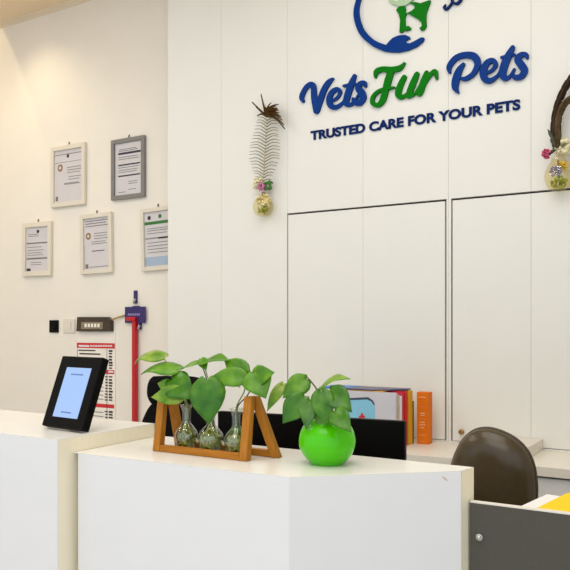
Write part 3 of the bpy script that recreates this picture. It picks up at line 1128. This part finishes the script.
for x0, x2 in ((SX0, SX0 + .012), (SX1 - lw, SX2 - lw)):
    aleg(x0, x0 + lw, FY0, FY1 + .004, YM - .018, YM - .0003, TOPZ)
    aleg(x2, x2 + lw, RY0 - .004, RY1, YM + .0003, YM + .018, TOPZ, sh=(SX1 - .020 - x2) if x0 != SX0 else 0)
boxobj('rail', (SX0 + lw + .0003, FY0 + .0015, zb), (SX1 - lw - .0003, FY1 + .001, zb + .018), M['wood_x'], st, bevel=.002)
boxobj('rail', (SX0 + .012 + lw + .0003, RY0 - .001, zb), (SX2 - lw - .0003, RY1 - .0015, zb + .018), M['wood_x'], st, bevel=.002)


def leaf_mesh(b, base, tip, nrm, width, arch=.12, fold=.30, droop=.0, lobes=.11, nu=14, nv=8):
    base, tip, nrm = Vector(base), Vector(tip), Vector(nrm)
    t = tip - base
    L = t.length
    t.normalize()
    n = (nrm - t * nrm.dot(t)).normalized()
    s = t.cross(n)
    W = width / 2
    prof = [(0, .45), (.06, .72), (.15, .92), (.28, 1.0), (.42, .95), (.58, .78), (.72, .54), (.85, .29), (.94, .11), (1, .0)]

    def pw(u):
        for (a, wa), (c_, wc) in zip(prof, prof[1:]):
            if u <= c_: return wa + (wc - wa) * (u - a) / (c_ - a)
        return 0
    rows = []
    for i in range(nu + 1):
        u = i / nu
        w_ = pw(u)
        row = []
        for j in range(nv + 1):
            v = j / nv * 2 - 1
            back = lobes * L * math.sin(PI * min(1, abs(v) * .85)) * (1 - u) ** 5
            ripple = .05 * W * math.sin(u * 9 + v * 3) * abs(v)
            z = arch * L * (4 * u * (1 - u)) ** 1.0 - droop * L * u * u + fold * W * w_ * (abs(v) ** 1.4) - .22 * W * w_ * v * v + ripple
            row.append(b.bm.verts.new(base + t * (u * L - back) + s * (v * W * w_) + n * z))
        rows.append(row)
    for p, q in zip(rows, rows[1:]):
        for k in range(nv):
            try:
                b.bm.faces.new((p[k], p[k + 1], q[k + 1], q[k]))
            except ValueError:
                pass


VIEW = {'cam': (.35, -.85, .3), 'up': (.1, -.35, .9), 'lft': (-.6, -.7, .3), 'rgt': (.8, -.5, .35), 'upr': (.5, -.5, .7), 'down': (.3, -.85, -.1)}


def put_leaf(plant, bpx, tpx, Yb, Yt, view, wpx, mk='leaf', **k):
    p0 = atY(bpx[0], bpx[1], Yb)
    p1 = atY(tpx[0], tpx[1], Yt)
    s = (p0 - CAM).dot(FWD) / F
    b = MB()
    p1 = p1 + (p1 - p0) * .06
    leaf_mesh(b, p0, p1, VIEW[view], wpx * s * 1.22, **k)
    bmesh.ops.remove_doubles(b.bm, verts=b.bm.verts, dist=1e-6)
    b.build('leaf', M[mk], plant, smooth=True, solid=.0008)
    return p0


def put_stem(plant, pts, r=.0022, mk='stem'):
    b = MB()
    P = smooth_path([tuple(p) for p in pts], 6)
    b.tube(P, [r * (1 - .35 * i / len(P)) for i in range(len(P))], 7)
    b.build('stem', M[mk], plant, smooth=True)


fl_spec = [(186.4, 11.6, 'glass flask of mossy roots at the left end of the wooden stand', 401),
           (210.8, 14.0, 'rounder glass flask in the middle of the wooden stand', 404),
           (236.4, 12.6, 'glass flask beside the right leg of the wooden stand', 401.5)]
flasks = []
for i, (px, rpx, lab, ytop) in enumerate(fl_spec):
    yy = (FY1 + RY0) / 2 + .001
    base = atY(px, 440, yy)
    s = (base - CAM).dot(FWD) / F
    base.z = ZL_ + .0005
    rb = min(rpx * s, .036)
    print('flask', rpx * s, rb)
    hgt = .128
    fo = empty('glass_flask', base, lab, 'flask', 'glass flasks in the wooden stand')
    rn = .0125
    prof = [(0, .001), (.5 * rb, .001), (.8 * rb, .010), (rb, .034), (.94 * rb, .052), (.6 * rb, .068), (rn, .078), (rn * .95, .10), (rn * 1.05, .115), (rn * 1.55, hgt)]
    P = [(max(a, 0), z) for a, z in smooth_path(prof, 4)]
    inner = [(max(a - .0016, 0), z + .0016) for a, z in P[:-1]] + [(P[-1][0] - .0016, P[-1][1])]
    b = MB()
    b.lathe(P + inner[::-1], base, 28)
    b.build('glass_body', M['glass'], fo, smooth=True)
    b = MB()
    wl = [(max(a - .0024, 0), z + .0026) for a, z in P if z < .062]
    b.lathe(wl + [(0, wl[-1][1])], base, 24)
    b.build('water', M['water'], fo, smooth=True, label='greenish water')
    flasks.append((fo, base, rb))


def roots(plant, base, rb, n, mk, mk2=None):
    b = MB()
    for k in range(n):
        a = random.uniform(0, 2 * PI)
        pts = [(base.x, base.y, base.z + .085)]
        for q in range(5):
            a += random.uniform(-1, 1)
            r_ = rb * .8 * random.uniform(.3, 1) * (1 if q else .4)
            z = .058 - q * .010 + random.uniform(-.004, .004)
            r_ = min(r_, rb * (.5 if z > .05 or z < .014 else .82))
            pts.append((base.x + math.cos(a) * r_, base.y + math.sin(a) * r_, base.z + max(z, .008)))
        b.tube(smooth_path(pts, 4), .0016, 5)
    b.build('roots', M[mk], plant, smooth=True, label='tangled roots under water')


pl1 = empty('pothos_cutting', flasks[0][1] + Vector((0, 0, .006)), 'leafy green pothos cutting in the left flask, leaves reaching over the stand end', 'plant')
pl2 = empty('pothos_cutting', flasks[1][1] + Vector((0, 0, .006)), 'pothos cutting with one large hanging leaf in the middle flask', 'plant')
pl3 = empty('pothos_cutting', flasks[2][1] + Vector((0, 0, .006)), 'pothos cutting with a broad leaf over the right leg, in the right flask', 'plant')
roots(pl1, flasks[0][1], flasks[0][2], 46, 'moss')
roots(pl1, flasks[0][1], flasks[0][2], 14, 'roots')
roots(pl2, flasks[1][1], flasks[1][2], 26, 'moss')
roots(pl2, flasks[1][1], flasks[1][2], 40, 'roots')
roots(pl3, flasks[2][1], flasks[2][2], 26, 'roots')


def neck(i, dx=0):
    return flasks[i][1] + Vector((dx, 0, .085)), flasks[i][1] + Vector((dx, 0, .130))


# plant in the left flask
Ya = 1.63
put_leaf(pl1, (163.5, 357.5), (136.2, 363.5), Ya + .02, Ya + .02, 'up', 22, 'leaf_pale', arch=.2, fold=.05)
put_leaf(pl1, (178.4, 370.0), (143.0, 374.2), Ya, Ya - .01, 'up', 24, 'leaf', arch=.16, fold=.05)
put_leaf(pl1, (172, 380), (192.5, 398), Ya - .02, Ya - .03, 'cam', 25, 'leaf_dark', arch=.08)
put_leaf(pl1, (171, 386.5), (158, 383.5), Ya - .02, Ya - .03, 'cam', 11, 'leaf_pale', arch=.1)
put_leaf(pl1, (184.5, 394.5), (152.6, 397), Ya - .03, Ya - .05, 'cam', 17, 'leaf_pale', arch=.06, lobes=.05)
n0, n1 = neck(0)
put_stem(pl1, [n0, n1, atY(173, 385, Ya), atY(172.5, 374, Ya + .01), atY(163.5, 357.5, Ya + .02)])
put_stem(pl1, [n0 + Vector((.003, 0, 0)), n1 + Vector((.003, 0, 0)), atY(178, 385, Ya), atY(178.4, 370, Ya)])
put_stem(pl1, [n0 + Vector((-.003, 0, 0)), n1 + Vector((-.003, 0, 0)), atY(178, 392, Ya - .02), atY(171.5, 382, Ya - .02)])
put_stem(pl1, [n0 + Vector((0, -.003, 0)), n1 + Vector((0, -.003, 0)), atY(184.5, 394.5, Ya - .03)])
# plant in the middle flask
put_leaf(pl2, (207.0, 380.5), (208.6, 422.5), Ya - .045, Ya - .055, 'cam', 31, 'leaf_dark', arch=.07, fold=.12)
put_leaf(pl2, (200.5, 362.0), (179.2, 371.8), Ya, Ya, 'up', 13, 'leaf', arch=.06)
put_leaf(pl2, (203.5, 362.5), (228, 360.0), Ya, Ya, 'up', 20, 'leaf', arch=.08)
put_leaf(pl2, (201.5, 359), (206, 369.5), Ya - .01, Ya - .015, 'cam', 9, 'leaf', arch=.05)
n0, n1 = neck(1)
put_stem(pl2, [n0, n1, atY(211, 392, Ya - .01), atY(207.0, 380.5, Ya - .045)], mk='stem')
put_stem(pl2, [n0 + Vector((.004, 0, 0)), n1 + Vector((.004, 0, 0)), atY(215, 390, Ya), atY(208, 378, Ya), atY(203.5, 362.5, Ya)])
put_stem(pl2, [n0 + Vector((-.003, 0, 0)), n1 + Vector((-.003, 0, 0)), atY(208, 386, Ya), atY(205, 374, Ya), atY(200.5, 362, Ya)], mk='stem_dark')
put_stem(pl2, [n0 + Vector((.002, .003, 0)), n1 + Vector((.003, .003, 0)), atY(216, 399, Ya), atY(222, 389, Ya), atY(231, 382.5, Ya), atY(240, 387.5, Ya)], .0019)
# plant in the right flask
put_leaf(pl3, (245, 377.5), (211.5, 377.5), Ya, Ya - .02, 'cam', 17, 'leaf', arch=.06)
put_leaf(pl3, (246.5, 373.5), (225.0, 360.5), Ya + .01, Ya + .01, 'cam', 17, 'leaf', arch=.05)
put_leaf(pl3, (254.5, 373.0), (265.2, 397.0), Ya - .01, Ya - .03, 'cam', 26, 'leaf', arch=.08, lobes=.1)
put_leaf(pl3, (253.0, 378.5), (273.2, 372.8), Ya - .005, Ya - .02, 'cam', 19, 'leaf', arch=.05)
n0, n1 = neck(2)
put_stem(pl3, [n0, n1, atY(244, 392, Ya + .005), atY(246, 380, Ya), atY(245, 374, Ya)])
put_stem(pl3, [n0 + Vector((.003, 0, 0)), n1 + Vector((.003, 0, 0)), atY(247, 396, Ya), atY(252.5, 385, Ya - .005), atY(254.5, 373, Ya - .01)], mk='stem_dark')
put_leaf(pl3, (238, 428), (230, 446), 1.634, 1.632, 'cam', 11, 'leaf_dark', arch=.04, fold=.02)

# ------------------------------------------------------------------ green vase with plant
vc = atZ(327.2, 463.5, ZL_)
vs_ = (vc - CAM).dot(FWD) / F
vc.z = ZL_ + .0004
RV = 28.6 * vs_
HV = .112
vz = empty('round_vase', vc, 'glossy lime green round vase on the low counter beside the wooden stand', 'vase')
prof = [(0, 0), (.5, 0), (.58, .012), (.82, .17), (.97, .36), (1.0, .52), (.96, .68), (.83, .85), (.64, .96), (.52, 1.0), (.48, 1.0), (.5, .95), (.7, .82), (.88, .6), (.9, .4), (.6, .08), (0, .06)]
P = smooth_path(prof, 4)
b = MB()
b.lathe([(max(0, a) * RV, z * HV) for a, z in P], vc, 48)
b.build('vase_body', M['vase'], vz, smooth=True, angle=50)
b = MB()
b.lathe([(0, .80 * HV), (.66 * RV, .80 * HV), (.66 * RV, .78 * HV), (0, .78 * HV)], vc, 24)
b.build('soil', M['moss'], vz)
pv = empty('pothos_plant', vc + Vector((0, 0, HV * .81)), 'green pothos plant growing out of the lime green vase', 'plant')
Yv = vc.y
mouth = vc + Vector((0, 0, HV * .8))
put_leaf(pv, (282.5, 385.0), (268.0, 409.8), Yv - .0, Yv - .03, 'cam', 10, 'leaf_pale', arch=.1)
put_leaf(pv, (306.5, 379.5), (284.0, 397.0), Yv, Yv - .03, 'cam', 19, 'leaf', arch=.08)
put_leaf(pv, (304.0, 397.0), (283.6, 422.2), Yv - .03, Yv - .06, 'cam', 22, 'leaf_dark', arch=.08)
put_leaf(pv, (309.5, 402.0), (306.5, 428.0), Yv - .04, Yv - .075, 'cam', 15, 'leaf_dark', arch=.05)
put_leaf(pv, (330.0, 390.5), (350.8, 411.0), Yv - .03, Yv - .04, 'cam', 21, 'leaf_dark', arch=.08)
put_leaf(pv, (321.5, 391.5), (326.0, 424.0), Yv - .045, Yv - .06, 'cam', 20, 'leaf_dark', arch=.06)
put_leaf(pv, (321.5, 387.5), (348.8, 379.4), Yv - .0, Yv - .0, 'up', 19, 'leaf_pale', arch=.2, fold=.05)
put_leaf(pv, (334.5, 411.5), (350.5, 431.5), Yv - .06, Yv - .085, 'cam', 18, 'leaf_dark', arch=.12)
put_leaf(pv, (325.0, 404.0), (318.0, 426.0), Yv - .03, Yv - .05, 'cam', 13, 'leaf', arch=.06)
for (q, dx, mk) in (((282.5, 385, 0), -.02, 'stem'), ((307, 377, 0), -.005, 'stem_dark'), ((304, 397, -.03), -.012, 'stem'), ((309.5, 402, -.04), -.006, 'stem'),
                    ((330, 390.5, -.03), .01, 'stem'), ((321.5, 391.5, -.045), 0, 'stem'), ((321.5, 387.5, 0), .004, 'stem'), ((334.5, 411.5, -.06), .015, 'stem'), ((325, 404, -.03), .006, 'stem')):
    e = atY(q[0], q[1], Yv + q[2])
    m0 = mouth + Vector((dx, 0, 0))
    mid = m0.lerp(e, .55)
    mid.z += .015
    mid.x = m0.x + (e.x - m0.x) * .35
    put_stem(pv, [m0, mid, e], .0026, mk)

# ------------------------------------------------------------------ staff desk, monitor
dk = empty('staff_desk', (-1.5, 2.1, 0), 'white staff desk hidden behind the reception counters, under the monitor', 'desk')
boxobj('desktop', (-2.6, YB + .01, .72), (-.62, 2.4, .75), M['lamtop'], dk, bevel=.002)
for x in (-2.6, -.66):
    boxobj('leg', (x, YB + .03, 0), (x + .04, 2.38, .7195), M['lam'], dk)
mR, mL = Vector((-.825, 2.02, 0)), Vector((-1.437, 1.945, 0))
zt_l, zt_r = atY(217, 411, mL.y).z, atY(404.5, 421.6, mR.y).z
zt_ = (zt_l + zt_r) / 2
exm = (mR - mL)
wm = exm.length
exm.normalize()
eym = Vector((-exm.y, exm.x, 0))
mo = empty('monitor', (mL + mR) / 2 + eym * .03 + Vector((0, 0, .7504)), 'black computer monitor seen from behind the green vase', 'monitor')
hm = .36
b = MB()
b.obox((mL + mR) / 2 + eym * .012 + UP * (zt_ - hm / 2), exm, eym, UP, wm / 2, .012, hm / 2)
b.build('housing', M['black'], mo, bevel=.003)
b = MB()
b.obox((mL + mR) / 2 + eym * .0255 + UP * (zt_ - hm / 2), exm, eym, UP, wm / 2 - .008, .001, hm / 2 - .01)
b.build('screen', M['black'], mo)
b = MB()
b.obox((mL + mR) / 2 + eym * .045 + UP * (.7504 + .006 + .10), exm, eym, UP, .03, .012, .10)
b.build('stand_neck', M['black'], mo)
b = MB()
b.obox((mL + mR) / 2 + eym * .06 + UP * (.7504 + .005), exm, eym, UP, .12, .08, .005)
b.build('stand_base', M['black'], mo, bevel=.003)

# ------------------------------------------------------------------ office chairs


def chair_base(root, cx_, cy_, seat_z, m_seat, face):
    """seat, gas column, star foot and castors"""
    b = MB()
    out = []
    for k in range(28):
        a = 2 * PI * k / 28
        ca, sa = math.cos(a), math.sin(a)
        out.append(Vector((cx_ + .235 * math.copysign(abs(ca) ** .6, ca), cy_ + .23 * math.copysign(abs(sa) ** .6, sa), seat_z)))
    b.dome(out, (cx_, cy_, seat_z), (0, 0, 1), .035, .04)
    b.build('seat', m_seat, root, smooth=True)
    b = MB()
    b.tube([(cx_, cy_, .09), (cx_, cy_, .25), (cx_, cy_, .251), (cx_, cy_, seat_z - .03)], [.03, .03, .02, .02], 14)
    b.build('gas_column', M['black'], root, smooth=True, angle=40)
    for k in range(5):
        a = 2 * PI * k / 5 + .3
        e = Vector((cx_ + .27 * math.cos(a), cy_ + .27 * math.sin(a), .07))
        b = MB()
        b.tube([(cx_, cy_, .11), (cx_ + .12 * math.cos(a), cy_ + .12 * math.sin(a), .10), e], [.028, .022, .016], 8)
        lg = b.build('foot_spoke', M['black'], root, smooth=True)
        b = MB()
        sd = Vector((-math.sin(a), math.cos(a), 0))
        w_ = Vector((e.x, e.y, .0285))
        b.tube([w_ - sd * .022, w_ + sd * .022], .028, 14)
        b.build('castor', M['black'], lg, smooth=True, angle=40)


# brown leather chair on the right
yc_ = 3.08
outl = [(451, 470), (452.5, 461), (457, 449.5), (462, 440.5), (469, 433), (477, 428.4), (486, 427), (495, 428.2), (504, 431.2), (513, 435.8), (521, 442), (527.5, 449.5), (532, 458), (535, 468), (536.6, 480), (537, 492), (536, 506),
        (532, 520), (523, 530), (508, 535), (490, 535), (472, 531), (459, 522), (452.5, 508), (450.5, 490)]
P = smooth_path(outl + [outl[0]], 3)[:-1]
Pw = [atY(x, y + .8, yc_) for x, y in P]
cenb = sum(Pw, Vector()) / len(Pw)
chr_ = empty('office_chair', (cenb.x, yc_ - .2, 0), 'dark brown leather office chair with a rounded back behind the grey panel', 'chair')
b = MB()
b.dome(Pw, cenb, (-.1, -1, .05), .085, .035, 9)
bkr = b.build('backrest', M['leather'], chr_, smooth=True)
b = MB()
b.tube(Pw + [Pw[0]], .0055, 8, cap=False)
b.build('piping', M['piping'], bkr, smooth=True)
b = MB()
b.tube(smooth_path([(cenb.x, yc_ + .02, cenb.z - .12), (cenb.x, yc_ + .06, .62), (cenb.x, yc_ + .02, .44), (cenb.x, yc_ - .2, .415)], 5), .022, 8)
b.build('back_support', M['black'], chr_, smooth=True)
chair_base(chr_, cenb.x, yc_ - .22, .47, M['leather'], None)

# black chair with headrest on the left
yk = 2.6
hx = [(153.5, 376.2), (165, 375.8), (180, 376), (194, 376.6), (203, 380), (206, 390), (203.5, 399), (199, 405), (188, 407), (170, 407), (156, 406), (150.5, 402), (147.6, 395), (147.8, 386), (150, 379.5)]
bkpts = [(151, 404.5), (160, 403), (190, 403), (204, 404.5), (210, 412), (215, 424), (217, 445), (216, 470), (210, 492), (196, 500), (165, 499), (148, 492), (140, 470), (139, 445), (141.5, 424), (146.5, 411)]
P = [atY(x, y, yk) for x, y in smooth_path(hx + [hx[0]], 3)[:-1]]
ch2 = empty('office_chair', (-2.1, yk - .25, 0), 'black office chair with a headrest behind the left end of the wooden stand', 'chair')
cen2 = sum(P, Vector()) / len(P)
P2 = [atY(x, y, yk) for x, y in smooth_path(bkpts + [bkpts[0]], 3)[:-1]]
cen3 = sum(P2, Vector()) / len(P2)
ch2.location = (cen3.x, yk - .24, 0)
b = MB()
b.dome(P, cen2, (.1, -1, 0), .03, .03)
b.build('headrest', M['blackmesh'], ch2, smooth=True)
b = MB()
b.dome(P2, cen3, (.1, -1, 0), .03, .03)
b.build('backrest', M['blackmesh'], ch2, smooth=True)
b = MB()
b.tube(smooth_path([(cen3.x, yk + .03, cen2.z), (cen3.x, yk + .07, 1.0), (cen3.x, yk + .06, .7), (cen3.x, yk + .02, .44), (cen3.x, yk - .2, .415)], 5), .02, 8)
b.build('back_support', M['black'], ch2, smooth=True)
chair_base(ch2, cen3.x, yk - .24, .47, M['blackmesh'], None)

# ------------------------------------------------------------------ grey panelled desk with papers
gd = empty('side_desk', (.1, 2.1, 0), 'dark grey panelled desk adjoining the right end of the low counter', 'desk')
gx = A3.x + .0003
YG = 1.784
zg = (atY(471.6, 500.9, YG).z + atY(570, 514.4, YG).z) / 2
boxobj('front_panel', (gx, YG, 0), (1.6, YG + .018, zg - .003), M['grey_panel'], gd)
boxobj('top_edging', (gx, YG, zg - .0028), (1.6, YG + .018, zg), M['whiteplastic'], gd, label='pale edging strip')
ztab = zg - .04
p1, p2 = atZ(521.8, 505.7, ztab + .0045), atZ(546.9, 494.1, ztab + .0045)
dvec = (p2 - p1)
dvec.z = 0
dvec.normalize()
side = Vector((dvec.y, -dvec.x, 0))
far = p2
YD = far.y - .012
dx0 = max(p1.x, p2.x) + .03
boxobj('desktop', (dx0, YG + .0185, ztab - .025), (1.6, YD, ztab), M['lamtop'], gd, bevel=.002)
boxobj('side_panel', (dx0 + .01, YG + .0185, 0), (dx0 + .035, YD - .005, ztab - .0255), M['grey_panel'], gd)
boxobj('side_panel', (1.57, YG + .0185, 0), (1.6, YD - .005, ztab - .0255), M['grey_panel'], gd)
k = atY(479.6, 537.0, YG)
b = MB()
b.tube([k, k - Vector((0, .004, 0)), k - Vector((0, .0045, 0)), k - Vector((0, .010, 0)), k - Vector((0, .0125, 0))], [.0085, .0085, .0065, .0062, .003], 18)
b.build('screw_cap', M['chrome'], gd, smooth=True, angle=40, label='small round metal fixing')


def sheet(c_far, w_, l_, z0, h_, name, m, label, cat):
    b = MB()
    q = [c_far, c_far + side * w_, c_far + side * w_ - dvec * l_, c_far - dvec * l_]
    b.prism([(p.x, p.y, z0) for p in q], (0, 0, h_))
    return tag(b.build(name, m, None, loc=(c_far.x, c_far.y, z0)), label, cat)
yoff = ztab + .0004
LL = min(.297, (far.y - (YG + .022)) / abs(dvec.y) * .98)
sheet(far, .17, LL, yoff, .004, 'paper_stack', M['whitepaper'], 'white papers on the grey desk under the yellow folder', 'paper')
y1 = atZ(568.0, 495.9, ztab)
sheet(y1, .24, LL * .98, yoff + .0045, .004, 'folder', M['yellow'], 'bright yellow folder lying on the white papers of the grey desk', 'folder')

# ------------------------------------------------------------------ back counter under the sign wall
ZB = .75
XB0, XB1 = -2.7, 1.9
YBF = 3.545
bc = empty('back_counter', (-.4, 3.8, 0), 'long white counter along the wall under the cupboard doors', 'counter')
boxobj('worktop', (XB0, YBF, ZB - .045), (XB1, YW - .002, ZB), M['wornwood'], bc, bevel=.002)
boxobj('carcass', (XB0 + .02, YBF + .045, .0), (XB1 - .02, YW - .003, ZB - .0455), M['gap'], bc)
n = 8
for i in range(n):
    x0 = XB0 + .02 + (XB1 - XB0 - .04) * i / n
    x1 = XB0 + .02 + (XB1 - XB0 - .04) * (i + 1) / n
    boxobj('drawer_front', (x0 + .002, YBF + .022, ZB - .20), (x1 - .002, YBF + .0445, ZB - .056), M['lam'], bc, bevel=.001)
    boxobj('door', (x0 + .002, YBF + .022, .08), (x1 - .002, YBF + .0445, ZB - .204), M['lam'], bc, bevel=.001)

ZB += .0004
bx = boxobj('flat_box', (-1.12, 3.66, ZB), (atY(543, 440, YW).x, YW - .004, ZB + .056), M['whiteplastic'], None, bevel=.001)
tag(bx, 'low cream box on the back counter half hidden by the brown chair', 'box')

# upright row of folders and magazines
def mag(name, x0, x1, y0, y1, h, m, label, cat='magazine', pages=True):
    r_ = empty(name, ((x0 + x1) / 2, (y0 + y1) / 2, ZB), label, cat, 'folders and magazines standing on the back counter')
    boxobj('cover', (x0, y0, ZB), (x1, y1, ZB + h), m, r_)
    return r_


XR = -1.535
hrow = .292
m1 = mag('presentation_folder', XR - .36, XR - .008, 3.655, 3.676, hrow, M['cover'], 'pale lavender folder with a blue bag picture at the front of the row', 'folder')
ry = 3.6548
def onf(px_, py_):
    p = atY(px_, py_, ry)
    return p.x, p.z
b = MB()
pts = [(346, 400.2), (352, 399.6), (369, 399.4), (373, 401), (375, 406), (375, 424), (346, 424)]
b.prism([(onf(*p)[0], ry, onf(*p)[1]) for p in pts], (0, -.0006, 0))
pic = b.build('bag_picture', M['bag'], m1, label='printed sky blue bag')
b = MB()
pts = [(349, 400.0), (350, 398.0), (368, 397.2), (373, 400.4), (375, 404.6), (373.4, 404.6), (371.5, 401.4), (367, 399.4), (352, 400.0)]
b.prism([(onf(*p)[0], ry - .0007, onf(*p)[1]) for p in pts], (0, -.0006, 0))
b.build('bag_outline', M['bagdark'], pic)
b = MB()
pts = [(359, 418), (359, 416), (361, 415), (361.2, 413), (363, 413), (363.2, 415), (365, 416), (365, 418)]
b.prism([(onf(*p)[0], ry - .0007, onf(*p)[1]) for p in pts], (0, -.0006, 0))
b.build('red_emblem', M['redprint'], pic)
mag('magazine', XR - .22, XR - .004, 3.678, 3.696, hrow - .012, M['beige'], 'beige mottled magazine right behind the lavender folder')
mag('magazine', XR - .22, XR, 3.698, 3.722, hrow - .02, M['whitepaper'], 'white magazine between beige and crimson ones in the row')
mag('magazine', XR - .22, XR, 3.724, 3.752, hrow - .006, M['crimson'], 'crimson magazine behind the white one in the row')
mag('ring_folder', XR - .22, XR + .004, 3.754, 3.79, hrow, M['scarlet'], 'scarlet folder in the middle of the row', 'folder')
mag('magazine', XR - .22, XR - .002, 3.792, 3.804, hrow - .03, M['maroon'], 'thin maroon magazine between scarlet and yellow folders')
mag('ring_folder', XR - .22, XR + .004, 3.806, 3.862, hrow, M['mustard'], 'mustard yellow folder near the back of the row', 'folder')
mag('magazine', XR - .22, XR + .002, 3.866, 3.886, hrow - .06, M['maroon'], 'maroon magazine at the back of the row beside the orange box')
zt2 = ZB + hrow + .0003
q = MB(); q.box((XR - .36, 3.668, zt2), (XR - .09, 3.83, zt2 + .004))
tag(q.build('magazine', M['mustard'], None, loc=(XR - .225, 3.75, zt2)), 'yellow magazine lying flat across the row, under the blue one', 'magazine')
q = empty('magazine', (XR - .2, 3.76, zt2 + .0044), 'blue magazine lying flat on top of the upright row', 'magazine')
b = MB(); b.prism([(XR - .47, 3.665, zt2 + .0044), (XR - .30, 3.665, zt2 + .0044), (XR - .30, 3.85, zt2 + .0044), (XR - .47, 3.85, zt2 + .0044)], (0, 0, .008))
b.build('blue_half', M['azure'], q)
b = MB(); b.prism([(XR - .2997, 3.665, zt2 + .0044), (XR - .14, 3.665, zt2 + .0044), (XR + .0, 3.80, zt2 + .0044), (XR + .0, 3.85, zt2 + .0044), (XR - .2997, 3.85, zt2 + .0044)], (0, 0, .007))
b.build('dark_half', M['dusk'], q, label='dark violet end of the cover')

# orange box file
oR, oL = atZ(430.4, 443.8, ZB), atZ(417.2, 444.2, ZB)
yO = 3.875
xL, xR = atY(416.8, 420, yO).x, atY(428.4, 420, yO).x
zO = atY(424, 392.4, yO).z
ob = empty('box_file', ((xL + xR) / 2, yO + .05, ZB), 'orange box file with cream lettering standing alone on the back counter', 'file')
boxobj('case', (xL, yO, ZB), (xR, yO + .06, zO), M['orange'], ob, bevel=.001)
b = MB()
for (y, w_, h_) in ((396.5, 7, 1.3), (406.5, 6, .5), (412.5, 5, 1.5), (414.8, 4, .9), (418.8, 7, .6), (421.5, 5, 1.6), (424.0, 6, 1.6), (427, 4, 1.4), (434.5, 7, .9), (441, 4, .6)):
    p, q_ = atY(422.6 - w_ / 2, y, yO), atY(422.6 + w_ / 2, y + h_, yO)
    n = max(1, int(w_ / 1.6)) if h_ > 1 else 1
    for k in range(n):
        xa = p.x + (q_.x - p.x) * k / n
        b.box((xa, yO - .0006, q_.z), (xa + (q_.x - p.x) / n * (.7 if n > 1 else 1), yO - .0001, p.z))
b.build('lettering', M['orangelight'], ob)

# ------------------------------------------------------------------ light


def area(name, loc, rot, sx_, sy_, e, col=(1, 1, 1)):
    l = bpy.data.lights.new(name, 'AREA')
    l.shape = 'RECTANGLE'
    l.size, l.size_y = sx_, sy_
    l.energy = e
    l.color = col
    o = bpy.data.objects.new(name, l)
    COL.objects.link(o)
    o.location = loc
    o.rotation_euler = rot
    return o


def spot(name, loc, target, e, col, ang, blend, size=.03):
    l = bpy.data.lights.new(name, 'SPOT')
    l.energy = e
    l.color = col
    l.spot_size = math.radians(ang)
    l.spot_blend = blend
    l.shadow_soft_size = size
    o = bpy.data.objects.new(name, l)
    COL.objects.link(o)
    o.location = loc
    o.rotation_euler = (Vector(target) - Vector(loc)).to_track_quat('-Z', 'Y').to_euler()
    return o


for k in range(4):
    area('unseen_strip_light', (-1.1, .9 + k * .62, ZC - .02), (0, 0, 0), 2.2, .07, 11, (1, .975, .93))
for k in range(3):
    area('unseen_strip_light', (-.6, -1.6 + k * .8, ZC - .02), (0, 0, 0), 2.6, .07, 18, (1, .975, .93))
for k in range(3):
    area('unseen_strip_light', (-4.6, .4 + k * 1.0, ZC - .02), (0, 0, 0), 1.8, .07, 17, (1, .98, .94))  # unseen lights added to brighten the left wall
lx = atY(44, 60, YL).x
spot('wall_spotlight', (lx, YL - .46, ZC - .03), (lx, YL - .40, 0), 26, (1, .80, .50), 130, 1.0, .08)
Ls = Vector((-6.2, 3.45, ZC - .06))
ua, ub, uc = [(atY(x, y, YL) - Ls).normalized() for x, y in ((11, 41), (36, 104), (72, 220))]
axis = (ub - ua).cross(uc - ua).normalized()
if axis.dot(ua) < 0: axis = -axis
half = math.degrees(axis.angle(ua))
print('spot half angle', half, Ls + axis)
spot('wall_spotlight', Ls, Ls + axis, 18, (1, .76, .42), 2 * half, .04, .012)

w = bpy.data.worlds.new('world')
scene.world = w
w.use_nodes = True
bg = w.node_tree.nodes['Background']
bg.inputs[0].default_value = (.87, .955, 1.07, 1)
bg.inputs[1].default_value = 1.15

vs = scene.view_settings
vs.view_transform = 'Standard'
vs.look = 'None'
vs.exposure = 0.04
vs.gamma = 1
vs.use_curve_mapping = False
